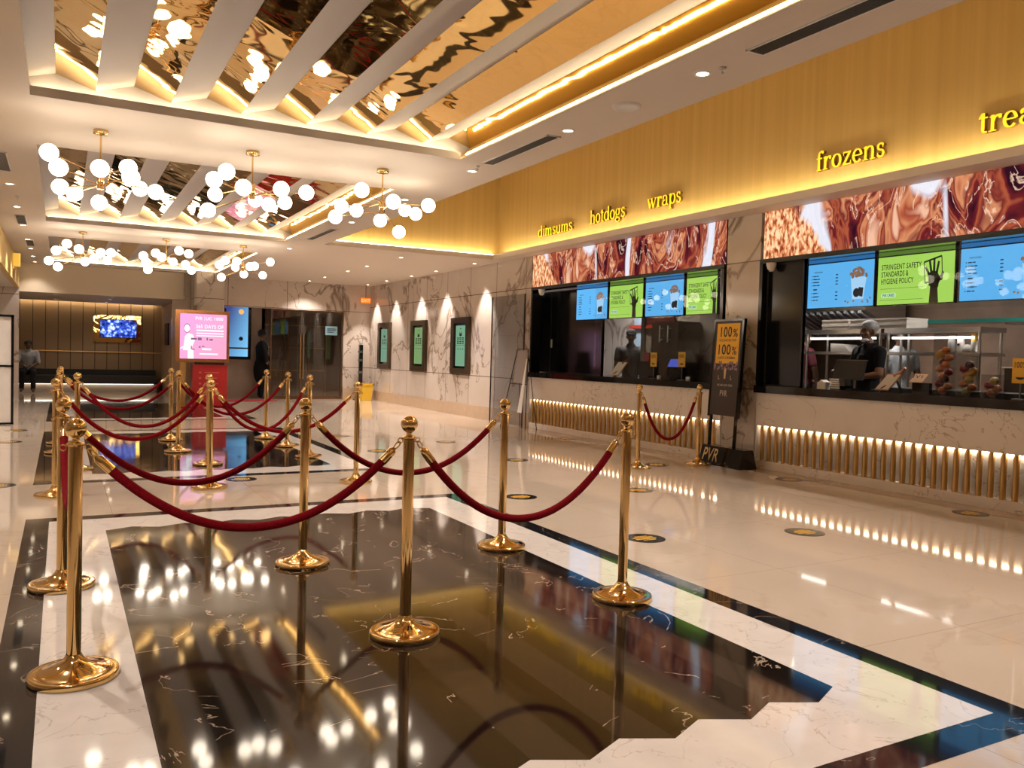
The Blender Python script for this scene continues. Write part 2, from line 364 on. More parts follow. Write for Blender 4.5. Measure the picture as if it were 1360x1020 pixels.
# ------------------------------------------------------------------ back of the hall
b = MB().box(3.49, 7.6, 22.1, 22.25, 2.38, CEIL).box(6.76, 7.6, 22.1, 22.4, 0, 2.38)
struct('wall_back', b, M['mback'])
struct('wall_back_side', MB().box(3.3, 4.80, 22.80, 22.90, 0, 2.6), mat('dark_grey_marble', (0.34, 0.28, 0.24), 0.25, noise=0.12, nscale=2))  # this marble is dark grey in itself
struct('wall_lobby', MB().box(4.7, 11, 26.5, 26.6, 0, 3.2).box(10.9, 11, 22.2, 26.5, 0, 3.2).box(4.72, 4.80, 22.8, 26.5, 0, 3.2).box(7.6, 11, 22.1, 22.2, 0, 3.2), mat('brown_lobby_wall', (0.16, 0.11, 0.08), 0.5, noise=0.2, nscale=1.5))
struct('ceiling_lobby', MB().box(3.3, 11, 22.25, 26.6, 2.7, 2.8), M['ceil'])
gl = MB().box(4.84, 6.74, 22.20, 22.21, 0.02, 2.38)
g = struct('window_3', gl, M['glass_dark'])
fr = MB().box(4.82, 4.85, 22.17, 22.24, 0, 2.38).box(6.72, 6.76, 22.17, 22.24, 0, 2.38).box(5.62, 5.64, 22.18, 22.23, 0, 2.38).box(4.84, 6.74, 22.18, 22.23, 2.34, 2.38).box(4.84, 6.74, 22.18, 22.23, 0, 0.09)
struct('window_frame', fr, mat('dark_bronze_metal', (0.16, 0.09, 0.05), 0.35, 0.8), g)
struct('column', MB().bbox(2.80, 3.49, 21.2, 21.9, 0, CEIL, 0.04), marble('column_marble', VW, (0.22, 0.16, 0.12), (0.55, 0.47, 0.40), 0.12, [(2, [2.50, 1.9, 0.95], 0)], 0.9, 0.06))
pad = None
def padded():
    m, N, L, b = new_mat('beige_padded_panels')
    tc = N.new('ShaderNodeTexCoord'); sp = N.new('ShaderNodeSeparateXYZ'); L.new(tc.outputs['Object'], sp.inputs[0])
    s = math_node(N, L, 'ADD', sp.outputs[0], sp.outputs[1])
    t = math_node(N, L, 'FRACT', math_node(N, L, 'DIVIDE', math_node(N, L, 'ADD', s, 0.12), 0.305))
    d = math_node(N, L, 'MINIMUM', t, math_node(N, L, 'SUBTRACT', 1.0, t))
    k = math_node(N, L, 'LESS_THAN', d, 0.035)
    mx = N.new('ShaderNodeMix'); mx.data_type = 'RGBA'; L.new(k, mx.inputs[0]); mx.inputs[6].default_value = (0.36, 0.235, 0.125, 1); mx.inputs[7].default_value = (0.09, 0.05, 0.025, 1)
    L.new(mx.outputs[2], b.inputs['Base Color']); b.inputs['Roughness'].default_value = 0.5; return m
M['padded'] = padded()
struct('wall_lounge', MB().box(-3.2, 2.7, 26.2, 26.3, 0, 2.6).box(2.56, 2.66, 22.4, 26.2, 0, 2.6), M['padded'])
struct('ceiling_lounge', MB().box(-3.2, 2.66, 21.85, 26.05, 2.49, 2.56), M['ceil'])
struct('beam', MB().box(-0.9, 2.62, 21.8, 21.86, 2.47, CEIL), mat('beige_bulkhead_paint', (0.78, 0.66, 0.50), 0.6))
struct('trim_2', MB().box(2.38, 2.62, 21.9, 22.1, 0, 2.47).box(2.5, 3.4, 21.95, 22.1, 0, CEIL), M['skirt'])
struct('trim_3', MB().box(-1.2, 2.56, 26.17, 26.2, 1.10, 1.13), M['brass_dull'])
struct('cove_strip_lounge', MB().box(-3.0, 2.4, 26.10, 26.115, 2.50, 2.51), M['led'])

# ------------------------------------------------------------------ left-hand side
struct('wall_left_upper', MB().box(-0.95, -0.85, -4.2, 21.8, 2.55, CEIL), M['gold'])
struct('ceiling_left', MB().box(-3.2, -0.95, -4.2, 21.75, 2.55, 2.62), M['ceil'])
struct('wall_left', MB().box(-3.2, -3.1, -4.2, 26.2, 0, 3.0), M['mwall'])
struct('wall_left_return', MB().box(-3.1, -0.85, 21.75, 21.9, 0, 2.55), M['mback'])

# ------------------------------------------------------------------ rooms behind the counters
ktile = mat('brown_kitchen_tile', (0.20, 0.13, 0.09), 0.35, noise=0.25, nscale=3)
for nm, bb in (('back', (10.8, 10.9, 1.4, 10.9)), ('far', (9.9, 10.8, 10.75, 10.85)), ('near', (8.1, 10.8, 1.4, 1.5))): struct('wall_kitchen_' + nm, MB().box(*bb, 0, 3.0), ktile)
struct('wall_kitchen_partition', MB().prism([(8.08, 8.49, 0), (8.08, 8.38, 0), (9.95, 10.7, 0), (9.85, 10.75, 0)], (0, 0, 3.0)), M['blackm'])
struct('wall_pantry', MB().box(9.5, 9.6, 10.2, 13.7, 0, 3.0).box(7.7, 9.6, 13.62, 13.7, 0, 3.0), marble('grey_pantry_marble', (0.46, 0.42, 0.40), (0.2, 0.16, 0.14), (0.40, 0.36, 0.34), 0.2, None, 0.8, 0.05))
struct('ceiling_kitchen', MB().box(7.72, 10.9, 1.4, 13.7, 2.9, 3.0), mat('grey_kitchen_ceiling', (0.25, 0.24, 0.23), 0.6))

# ------------------------------------------------------------------ chandeliers (hub, then its ten globes, in metres)
CH = [
 ((0.281, 7.97, 2.692), [(-0.099, 7.563, 2.797), (-0.032, 7.507, 2.677), (-0.023, 8.441, 2.683), (0.091, 8.495, 2.648), (0.257, 7.41, 2.69), (0.464, 7.453, 2.729), (0.484, 7.462, 2.66), (0.625, 8.437, 2.742), (0.749, 8.32, 2.708), (0.293, 8.53, 2.592)], 'nearer row, end beside the ceiling strip with dark grilles'),
 ((1.542, 7.97, 2.752), [(1.228, 7.459, 2.798), (1.137, 7.523, 2.73), (1.285, 8.425, 2.764), (1.216, 8.377, 2.601), (1.361, 7.416, 2.673), (1.681, 8.529, 2.772), (1.809, 8.509, 2.738), (1.696, 7.477, 2.71), (1.954, 8.441, 2.764), (1.983, 7.726, 2.751)], 'middle of the nearer row of three'),
 ((2.807, 7.97, 2.744), [(2.424, 7.453, 2.783), (2.505, 8.346, 2.773), (2.699, 8.463, 2.769), (2.42, 8.267, 2.647), (2.986, 8.53, 2.701), (2.723, 7.422, 2.705), (3.244, 8.474, 2.833), (3.337, 8.4, 2.792), (3.199, 7.714, 2.765), (3.19, 8.499, 2.596)], 'nearer row, end next to the gold wall'),
 ((0.289, 15.2, 2.778), [(0.06, 14.688, 2.856), (-0.087, 14.787, 2.748), (-0.194, 15.491, 2.644), (-0.065, 15.636, 2.568), (0.226, 14.643, 2.781), (0.334, 15.759, 2.691), (0.466, 15.736, 2.75), (0.533, 14.705, 2.755), (0.684, 14.821, 2.779), (0.666, 15.63, 2.724)], 'farther row, end above the seated person'),
 ((1.543, 15.2, 2.768), [(1.156, 14.766, 2.765), (1.269, 15.665, 2.756), (1.301, 15.683, 2.623), (1.418, 14.645, 2.751), (1.847, 14.769, 2.853), (1.714, 15.749, 2.796), (1.909, 15.667, 2.759), (1.999, 15.585, 2.654), (1.332, 14.664, 2.813), (1.687, 14.679, 2.881)], 'middle of the farther row of three'),
 ((2.807, 15.2, 2.736), [(2.427, 14.729, 2.783), (2.344, 14.809, 2.713), (2.6, 14.651, 2.777), (2.769, 15.744, 2.777), (2.509, 15.624, 2.573), (2.817, 14.652, 2.704), (2.897, 14.675, 2.719), (3.209, 14.893, 2.833), (3.239, 15.645, 2.659), (2.925, 15.76, 2.666)], 'farther row, in front of the marble column'),
]
gb = MB().ball((0, 0, 0), 0.069, 20, 12)
globe_me = None
for hub, gs, lab in CH:
    t = thing('globe_chandelier', 'brass globe chandelier, ' + lab, 'chandelier', (hub[0], hub[1], CEIL), 'brass chandeliers with ten lit globes')
    part(t, 'canopy', MB().lathe([(0, 0), (0.06, 0), (0.06, -0.035), (0, -0.035)], (hub[0], hub[1], CEIL), 24), M['brass'])
    part(t, 'rod', MB().tube([(hub[0], hub[1], CEIL - 0.02), (hub[0], hub[1], hub[2])], 0.008, 8), M['brass'])
    part(t, 'hub', MB().lathe([(0, -0.07), (0.028, -0.07), (0.028, 0.07), (0, 0.07)], hub, 18), M['brass'])
    for g in gs:
        d = (Vector(g) - Vector(hub)); a = Vector(hub) + Vector((0, 0, 0.04 if g[2] > hub[2] else -0.04))
        e = Vector(g) - (Vector(g) - a).normalized() * 0.065
        part(t, 'arm', MB().tube([a, e], 0.006, 8), M['brass'])
        if globe_me is None:
            o = link('globe', gb, M['globe']); globe_me = o.data
        else:
            o = bpy.data.objects.new('globe', globe_me); C.objects.link(o)
        o.parent = t; o.location = Vector(g) - t.location

# ------------------------------------------------------------------ downlights
def spot(x, y, z, e, ang=110, blend=0.7, col=WARM, aim=None, r=0.035):  # beam of a downlight, also used for added fill lamps without a fitting
    l = bpy.data.lights.new('downlight_or_fill_beam', 'SPOT'); l.energy = e; l.color = col; l.spot_size = math.radians(ang); l.spot_blend = blend; l.shadow_soft_size = r
    o = bpy.data.objects.new('downlight_or_fill_beam', l); C.objects.link(o); o.location = (x, y, z)
    if aim: o.rotation_euler = (Vector(aim) - Vector((x, y, z))).to_track_quat('-Z', 'Y').to_euler()
    return o
dl0 = None
def downlight(x, y, z, label, e=22, ang=110, group='recessed ceiling downlights', blend=0.7):
    global dl0
    if dl0 is None:
        t = thing('downlight', label, 'downlight', (x, y, z), group)
        part(t, 'trim_ring', MB().lathe([(0.038, 0.001), (0.040, -0.006), (0.056, -0.006), (0.060, 0.0)], (0, 0, 0), 20), M['white'], local=True)
        part(t, 'lens', MB().disc((0, 0, -0.002), 0.039, 18), M['down'], local=True)
        dl0 = t
    else:
        dup(dl0, (x, y, z), label, group)
    if e: spot(x, y, z - 0.02, e * 2.6, ang, blend)
aisle = [(4.14, 'nearest to the long slot vent'), (5.74, 'beyond the round ceiling speaker'), (7.52, 'beside the second slot vent'), (9.36, 'just past the near chandelier'), (11.43, 'fifth along the row'), (13.2, 'beside the third slot vent'), (15.06, 'far end of the row')]
for y, s in aisle: downlight(3.58, y, CEIL, 'recessed downlight in the strip beside the gold wall, ' + s, 34)
mid = [(14.96, 'nearest of its row'), (16.97, 'second of its row'), (18.32, 'third of its row'), (20.19, 'fourth of its row'), (21.57, 'last before the glass doors')]
for y, s in mid: downlight(5.67, y, CEIL, 'recessed downlight in the low ceiling beyond the gold recess, ' + s, 30)
wl = [(14.95, 'over the blank panel beside the smoked glass'), (16.87, 'over the nearest wall screen'), (18.34, 'over the middle wall screen'), (20.04, 'over the farthest wall screen'), (21.51, 'in the corner by the exit sign')]
for y, s in wl: downlight(7.22, y, CEIL, 'recessed downlight washing the marble wall, ' + s, 52, 62, blend=0.5)
downlight(3.6, 18.4, CEIL, 'recessed downlight in the ceiling before the marble column', 26)
lf = [(9.7, 'by the near square grille'), (11.23, 'nearest visible one'), (13.02, 'second along the row'), (14.95, 'between two grilles'), (16.91, 'beside the far grille'), (18.47, 'fifth along the row'), (20.08, 'next to last'), (21.4, 'last before the bulkhead')]
for y, s in lf[1:]: downlight(-0.54, y, CEIL, 'recessed downlight in the narrow ceiling strip with square grilles, ' + s, 24 if y < 19 else 6)
for (x, y), s in zip([(-0.14, 22.6), (-0.15, 25.0), (1.08, 22.5), (1.09, 23.8), (1.07, 25.3)], ['front one above the seated person', 'rear one above the seated person', 'front one above the lounge screen', 'middle one above the lounge screen', 'rear one above the lounge screen']):
    downlight(x, y, 2.49, 'recessed downlight in the low lounge ceiling, ' + s, 4, group='lounge downlights')
# spots added to light the hall and its unseen near part, without fittings
for x, y in ((3.58, 2.4), (3.58, 0.6), (-0.54, 2.2), (-0.54, 5.0), (-0.54, 8.0), (-0.54, 0.0), (5.9, 14.6)): spot(x, y, CEIL - 0.02, 85)
for y in (6.0, 10.5, 14.0, 18.5): spot(-1.9, y, 2.52, 45, 140)  # added fill spots that brighten the space under the left soffit

for x, y in ((5.8, 24.6), (7.5, 24.0)): spot(x, y, 2.68, 60, 140)  # added fill spots, brighten the lobby behind the glass
spot(8.9, 7.6, 2.85, 60, 150); spot(9.0, 5.0, 2.85, 45, 150); spot(8.7, 11.9, 2.85, 70, 150)  # added fill spots, brighten the two kitchens beyond their own lights

# other ceiling fittings
def vent(x0, x1, y0, y1, n, label, name='slot_vent', z=CEIL):
    cx, cyy = (x0 + x1) / 2, (y0 + y1) / 2
    t = thing(name, label, 'air vent', (cx, cyy, z))
    f = MB().box(x0, x1, y0, y0 + 0.015, z - 0.008, z).box(x0, x1, y1 - 0.015, y1, z - 0.008, z).box(x0, x0 + 0.012, y0, y1, z - 0.008, z).box(x1 - 0.012, x1, y0, y1, z - 0.008, z)
    part(t, 'frame', f, M['white']); part(t, 'backing', MB().box(x0 + 0.01, x1 - 0.01, y0 + 0.01, y1 - 0.01, z - 0.003, z - 0.001), M['blackm'])
    s = MB()
    for k in range(n):
        x = x0 + 0.012 + (x1 - x0 - 0.024) * (k + 0.5) / n; s.box(x - 0.003, x + 0.003, y0 + 0.01, y1 - 0.01, z - 0.008, z - 0.003)
    part(t, 'slats', s, M['grey'])
vent(3.52, 3.66, 2.3, 3.70, 8, 'long grey slot vent in the ceiling beside the gold wall, nearest of three')
vent(3.50, 3.63, 5.93, 7.15, 8, 'grey slot vent in the ceiling beside the gold wall, middle of three')
vent(3.50, 3.62, 12.2, 13.6, 7, 'grey slot vent in the ceiling beside the gold wall, farthest of three')
for x, y, s in ((-0.55, 9.9, 'nearest of three'), (-0.54, 14.3, 'middle one of three'), (-0.52, 17.5, 'farthest of three')):
    vent(x - 0.07, x + 0.07, y - 0.5, y + 0.5, 9, 'dark rectangular air grille in the narrow ceiling strip, ' + s, 'air_grille')
solo('ceiling_speaker', MB().lathe([(0, -0.012), (0.075, -0.014), (0.08, -0.02), (0.10, -0.016), (0.105, 0.0)], (3.58, 4.95, CEIL), 28), M['white'], 'round white ceiling speaker between two downlights beside the gold wall', 'speaker', (3.58, 4.95, CEIL))
for (x, y), s in zip([(3.61, 3.99), (3.53, 7.3), (3.56, 10.4), (-0.5, 12.1)], ['beside the nearest downlight', 'at the end of the middle slot vent', 'near the far end of the aisle strip', 'in the narrow strip with grilles']):
    t = MB().lathe([(0.0, -0.04), (0.012, -0.04), (0.012, -0.034), (0.004, -0.034), (0.004, -0.01), (0.024, -0.008), (0.024, 0)], (x, y, CEIL), 14)
    solo('fire_sprinkler', t, M['steel'], 'small metal fire sprinkler in the ceiling, ' + s, 'sprinkler', (x, y, CEIL), 'fire sprinklers')

# ------------------------------------------------------------------ gold stanchions and velvet ropes
ST = {'A': (.05, 3.56), 'B': (.01, 4.94), 'C': (1.384, 3.50), 'D': (2.65, 3.57), 'E': (2.60, 4.86), 'F': (1.28, 4.92), 'G': (1.205, 7.985), 'H': (2.56, 7.87),
      'M': (-.04, 7.965), 'O': (.145, 9.56), 'J': (1.43, 9.6), 'I': (2.64, 9.955), 'N': (-.015, 11.14), 'K': (1.27, 10.9), 'R': (2.66, 11.14), 'V': (-.01, 12.2), 'L': (1.33, 12.26), 'T': (2.62, 12.27),
      'P': (6.00, 7.86), 'Q': (6.96, 7.90)}
SL = {'A': 'closest to the viewer, on the white marble strip', 'B': 'outer edge, on the white strip right behind the closest one',
      'C': 'standing alone in the middle of the dark striped floor panel', 'D': 'first row, on the dark panel edge nearest the counters',
      'E': 'second row, on the dark panel edge with marble wall behind', 'F': 'second row, in the middle of the dark panel',
      'G': 'between the dark floor panels, directly before the red kiosk', 'H': 'between the dark floor panels, marble wall side',
      'M': 'outer edge, standing on cream tile between the two dark panels', 'O': 'outer edge of the second dark panel, its base half hidden',
      'J': 'second dark panel, middle, right behind the one before the red kiosk', 'I': 'second dark panel, partly hidden by the post in front, marble side',
      'N': 'outer edge, fifth row, mostly hidden behind nearer posts', 'K': 'second dark panel, fifth row, before the brown kiosk post', 'R': 'second dark panel, fifth row, marble side',
      'V': 'outer edge, farthest row, mostly hidden behind nearer posts', 'L': 'farthest row, in the middle', 'T': 'farthest row, marble side',
      'P': 'by the counter, farther from the advertising stand', 'Q': 'by the counter, touching the view of the advertising stand base'}
proto = None
for k, (x, y) in ST.items():
    lab = 'gold rope stanchion, ' + SL[k]
    if proto is None:
        proto = thing('rope_stanchion', lab, 'stanchion', (x, y, 0.003), 'gold rope stanchions')
        part(proto, 'base', MB().lathe([(0, 0), (0.158, 0), (0.160, 0.004), (0.160, 0.020), (0.157, 0.026), (0.150, 0.027), (0.146, 0.026), (0.11, 0.034), (0.075, 0.046), (0.05, 0.060), (0.034, 0.078), (0.027, 0.092)], n=56), M['brass'], local=True)
        part(proto, 'post', MB().lathe([(0.0255, 0.08), (0.0255, 0.895)], n=28), M['brass'], local=True)
        part(proto, 'finial', MB().lathe([(0.0255, 0.893), (0.032, 0.896), (0.033, 0.902), (0.026, 0.907), (0.014, 0.912), (0.012, 0.920), (0.017, 0.928), (0.021, 0.932)], n=28).ball((0, 0, 0.961), 0.0385, 32, 20), M['brass'], local=True)
        e = MB()
        for s in (-1, 1): e.tube([(s * (0.042 + 0.011 * math.cos(a)), 0, 0.888 + 0.011 * math.sin(a)) for a in [2 * math.pi * j / 12 for j in range(13)]], 0.0028, 6, caps=False)
        part(proto, 'hook_ring', e, M['brass'], local=True)
    else: dup(proto, (x, y, 0.003 if k not in 'GHMPQ' else 0.0), lab)
RP = [('A', 'C', .54, 'nearest one, from closest to middle stanchion'), ('C', 'D', .485, 'first row, on the side nearest the counters'),
      ('B', 'F', .525, 'second row, crossing in front of the kiosk reflection'), ('F', 'E', .53, 'second row, on the marble wall side'), ('A', 'B', .555, 'seen end-on behind the closest stanchion'),
      ('M', 'G', .468, 'third row, outer half'), ('G', 'H', .512, 'third row, marble wall side, before the yellow bin'), ('O', 'J', .438, 'fourth row, outer half'), ('J', 'I', .356, 'fourth row, marble wall side'),
      ('N', 'K', .527, 'fifth row, outer half, before the bench'), ('K', 'R', .446, 'fifth row, marble wall side'), ('V', 'L', .555, 'farthest row, outer half'), ('L', 'T', .464, 'farthest row, before the red carpet'),
      ('P', 'Q', .335, 'by the counter, hanging in a deep loop')]
for a, b_, low, s in RP:
    A, B = Vector((*ST[a], 0.882)), Vector((*ST[b_], 0.882)); dr = (B - A).normalized(); A = A + dr * 0.045; B = B - dr * 0.045
    sag = 0.882 - low; L_ = (B - A).length
    cv = [A.lerp(B, t / 60) + Vector((0, 0, -sag * (1 - abs(2 * t / 60 - 1) ** (2.0 + 0.25 * sag / L_)))) for t in range(61)]
    acc = [0.0]
    for i in range(1, 61): acc.append(acc[-1] + (cv[i] - cv[i - 1]).length)
    def at(s_):
        s_ = max(0, min(acc[-1], s_))
        for i in range(1, 61):
            if acc[i] >= s_: return cv[i - 1].lerp(cv[i], (s_ - acc[i - 1]) / max(1e-9, acc[i] - acc[i - 1]))
        return cv[-1]
    tot = acc[-1]; mid_ = (A + B) / 2
    t = thing('velvet_rope', 'dark red velvet rope with brass ends, ' + s, 'rope', (mid_.x, mid_.y, low), 'red velvet ropes')
    part(t, 'cord', MB().tube([at(0.10 + (tot - 0.20) * i / 40) for i in range(41)], 0.0185, 14), M['velvet'])
    for s0, s1, h in ((0.036, 0.115, 0.0), (tot - 0.036, tot - 0.115, tot)):
        part(t, 'end_cap', MB().tube([at(s0), at(s0 + (s1 - s0) * 0.08), at(s0 + (s1 - s0) * 0.16), at(s0 + (s1 - s0) * .5), at(s1)], [0.008, 0.013, 0.0185, 0.0198, 0.0205], 16), M['brass'])
        p0, p1 = at(h), at(s0); dd = (p1 - p0); sd = Vector((0, 0, 1)).cross(dd).normalized(); ups = dd.cross(sd).normalized()
        part(t, 'hook', MB().tube([p0 + dd * (0.45 - 0.55 * math.cos(q)) + ups * 0.009 * math.sin(q) for q in [2 * math.pi * j / 14 for j in range(15)]], 0.003, 6, caps=False), M['brass'])

# ------------------------------------------------------------------ round floor stickers
FS = [((3.70, 4.73), 'black round floor sticker with gold print, just beyond the near panel border'), ((5.00, 4.44), 'black round floor sticker with gold print in the middle of the cream aisle, nearest one'),
      ((7.10, 4.46), 'black round floor sticker on the tan border below the counter slats, nearest one'), ((7.11, 6.56), 'black round floor sticker on the tan border just past the advertising stand'),
      ((5.00, 6.53), 'black round floor sticker mid-aisle, half hidden by the front stanchion nearest the counter'), ((3.71, 6.58), 'black round floor sticker beside the post of the second-row stanchion'),
      ((6.44, 8.05), 'black round floor sticker under the hanging loop of the counter rope'), ((7.10, 11.15), 'black round floor sticker near the far end of the counter slats'),
      ((4.98, 8.97), 'black round floor sticker in the aisle, behind the second-row stanchion'), ((4.99, 11.15), 'black round floor sticker in the aisle before the wall screens'),
      ((3.66, 10.33), 'black round floor sticker beside the second dark panel'), ((3.75, 12.35), 'black round floor sticker beside the far end of the second dark panel'),
      ((1.57, 8.42), 'black round floor sticker behind the stanchion before the red kiosk'), ((-.58, 14.2), 'black round floor sticker before the white partition, farther one'),
      ((-.59, 12.54), 'black round floor sticker before the white partition, nearer one'), ((-.50, 8.7), 'black round floor sticker at the very edge of view on cream floor')]
for (x, y), lab in FS:
    root = solo('floor_sticker', MB().lathe([(0, 0.0022), (0.146, 0.0022), (0.148, 0.0)], (x, y, 0.0), 40, smooth=False), M['black'], lab, 'floor sticker', (x, y, 0), 'black round floor stickers')
    p = MB()
    for k, (yy, wd) in enumerate(((0.052, 0.11), (0.018, 0.19), (-0.022, 0.19), (-0.058, 0.11))):
        for j in range(int(wd / 0.022)):
            xx = -wd / 2 + 0.022 * j + 0.003; hh = 0.026 if k in (1, 2) else 0.016
            p.box(xx, xx + 0.015, yy - hh / 2, yy + hh / 2, 0.0022, 0.0028)
    part(root, 'print', p, M['yellow'], local=True)

# ------------------------------------------------------------------ service counters
def counter(y0, y1, label):
    t = thing('service_counter', label, 'counter', (7.6, (y0 + y1) / 2, 0))
    part(t, 'front_panel', MB().box(7.495, 7.56, y0, y1, 0.522, 0.925), M['mcounter'])
    part(t, 'plinth', MB().box(7.495, 7.60, y0, y1, 0, 0.10), M['mcounter'])
    part(t, 'back_panel', MB().box(7.60, 7.64, y0, y1, 0, 0.925).box(7.5, 7.60, y0, y0 + 0.02, 0.1, 0.522).box(7.5, 7.60, y1 - 0.02, y1, 0.1, 0.522), M['mcounter'])
    part(t, 'worktop', MB().box(7.44, 8.05, y0, y1, 0.925, 1.012), M['granite'])
    part(t, 'light_strip', MB().box(7.572, 7.584, y0 + 0.03, y1 - 0.03, 0.508, 0.518), emit_mat('led_counter_strip', (1.0, 0.78, 0.54), 10.0))
    s = MB(); n = int((y1 - y0 - 0.08) / 0.1135)
    for k in range(n):
        y = y1 - 0.09 - k * 0.1135
        s.lathe([(0.027, 0.10), (0.027, 0.47), (0.024, 0.50), (0.018, 0.521)], (7.528, y, 0), 14)
    part(t, 'slats', s, M['brass_dull'])
    return t
counter(8.10, 13.10, 'white marble counter with gold slats and black top, under the dimsums, hotdogs and wraps words')
counter(1.6, 7.48, 'long marble counter with gold slats and black top, in front of the staff member')

# ------------------------------------------------------------------ wide screens above the kiosk openings
def led_picture():
    m, N, L, b = new_mat('iced_cola_picture'); N.remove(b)
    tc = N.new('ShaderNodeTexCoord'); mp = N.new('ShaderNodeMapping'); mp.inputs['Scale'].default_value = (1, 1.5, 0.8); mp.inputs['Rotation'].default_value = (0.18, 0, 0); L.new(tc.outputs['Object'], mp.inputs[0])
    def nz(sc_, det, dist, vec=None):
        n = N.new('ShaderNodeTexNoise'); n.inputs['Scale'].default_value = sc_; n.inputs['Detail'].default_value = det; n.inputs['Distortion'].default_value = dist; L.new((vec or mp).outputs[0], n.inputs['Vector']); return n.outputs['Fac']
    big = nz(1.35, 3, 1.6)
    r = ramp(N, [(0.34, (0.03, 0.005, 0.012)), (0.43, (0.15, 0.015, 0.018)), (0.47, (0.40, 0.09, 0.04)), (0.52, (0.16, 0.02, 0.02)), (0.57, (0.66, 0.26, 0.12)), (0.62, (0.34, 0.06, 0.03)), (0.70, (0.80, 0.46, 0.30))]); L.new(big, r.inputs[0])
    rid = math_node(N, L, 'ABSOLUTE', math_node(N, L, 'SUBTRACT', nz(1.5, 4, 2.6), 0.5))
    hl = N.new('ShaderNodeMapRange'); hl.inputs[1].default_value = 0.022; hl.inputs[2].default_value = 0.0; L.new(rid, hl.inputs[0])
    hk = math_node(N, L, 'MULTIPLY', hl.outputs[0], math_node(N, L, 'GREATER_THAN', nz(2.3, 2, 0.5), 0.47))
    m1 = N.new('ShaderNodeMix'); m1.data_type = 'RGBA'; L.new(math_node(N, L, 'MULTIPLY', hk, 0.8), m1.inputs[0]); L.new(r.outputs[0], m1.inputs[6]); m1.inputs[7].default_value = (0.92, 0.62, 0.45, 1)
    # frosted white faces of the ice, upright and irregular
    mp2 = N.new('ShaderNodeMapping'); mp2.inputs['Scale'].default_value = (1, 1.5, 0.30); mp2.inputs['Rotation'].default_value = (0.12, 0, 0); L.new(tc.outputs['Object'], mp2.inputs[0])
    st = N.new('ShaderNodeMapRange'); st.inputs[1].default_value = 0.59; st.inputs[2].default_value = 0.63; L.new(nz(1.55, 1.5, 0.8, mp2), st.inputs[0])
    m2 = N.new('ShaderNodeMix'); m2.data_type = 'RGBA'; L.new(math_node(N, L, 'MULTIPLY', st.outputs[0], 0.85), m2.inputs[0]); L.new(m1.outputs[2], m2.inputs[6]); m2.inputs[7].default_value = (0.80, 0.84, 0.95, 1)
    # crumbly cocoa heap at the far end
    sp = N.new('ShaderNodeSeparateXYZ'); L.new(tc.outputs['Generated'], sp.inputs[0])
    r2 = ramp(N, [(0.38, (0.28, 0.05, 0.02)), (0.50, (0.78, 0.30, 0.12)), (0.60, (0.98, 0.66, 0.38))]); L.new(nz(15, 5, 0.3, tc if False else mp), r2.inputs[0])
    k = math_node(N, L, 'ADD', math_node(N, L, 'SUBTRACT', sp.outputs[1], math_node(N, L, 'MULTIPLY', sp.outputs[2], 0.10)), math_node(N, L, 'MULTIPLY', big, 0.08))
    g = N.new('ShaderNodeMapRange'); g.inputs[1].default_value = 0.86; g.inputs[2].default_value = 0.875; L.new(k, g.inputs[0])
    m3 = N.new('ShaderNodeMix'); m3.data_type = 'RGBA'; L.new(g.outputs[0], m3.inputs[0]); L.new(m2.outputs[2], m3.inputs[6]); L.new(r2.outputs[0], m3.inputs[7])
    e = N.new('ShaderNodeEmission'); e.inputs[1].default_value = 0.58; L.new(m3.outputs[2], e.inputs[0]); L.new(e.outputs[0], N['Material Output'].inputs[0]); return m
cola = led_picture()
for (y0, y1, z1), lab in (((8.12, 13.10, 3.115), 'long glowing screen showing iced cola and cocoa crumbs, under the dimsums, hotdogs and wraps words'), ((1.8, 7.46, 3.118), 'long glowing screen showing iced cola and cocoa crumbs, under the frozens word')):
    t = thing('wide_screen', lab, 'screen', (7.52, (y0 + y1) / 2, 2.55))
    part(t, 'casing', MB().box(7.515, 7.56, y0 - 0.01, y1 + 0.01, 2.54, z1 + 0.003), M['black'])
    part(t, 'picture', MB().box(7.508, 7.515, y0, y1, 2.547, z1), cola)

# ------------------------------------------------------------------ yellow serif words
def arc(cx, cy_, rx, ry, a0, a1, n=14): return [(cx + rx * math.cos(math.radians(a0 + (a1 - a0) * i / n)), cy_ + ry * math.sin(math.radians(a0 + (a1 - a0) * i / n))) for i in range(n + 1)]
def pen(pts, wx=0.20, wy=0.085):
    """outline of a broad-nib stroke: wide where it runs upright, thin where it runs level"""
    out = []
    for i in range(len(pts) - 1):
        (x0, y0), (x1, y1) = pts[i], pts[i + 1]; q = []
        def wid(j):
            a, b_ = pts[max(0, j - 1)], pts[min(len(pts) - 1, j + 1)]; dx, dy = b_[0] - a[0], b_[1] - a[1]; l = math.hypot(dx, dy) or 1
            nx, ny = -dy / l, dx / l; h = 0.5 * math.hypot(nx * wx, ny * wy); return nx * h, ny * h
        (ax, ay), (bx, by) = wid(i), wid(i + 1)
        out.append([(x0 + ax, y0 + ay), (x0 - ax, y0 - ay), (x1 - bx, y1 - by), (x1 + bx, y1 + by)])
    return out
def bar(x0, x1, y0, y1): return [[(x0, y0), (x1, y0), (x1, y1), (x0, y1)]]
def stem_(x, y0, y1, flag=True, foot=True):
    o = bar(x - .1, x + .1, y0, y1)
    if flag: o += [[(x - .24, y1 - .09), (x + .1, y1), (x + .1, y1 - .14), (x - .1, y1 - .16)]]
    if foot: o += bar(x - .22, x + .22, y0, y0 + .07)
    return o
ring = pen(arc(.45, .5, .33, .46, 0, 360, 26), .21, .09)
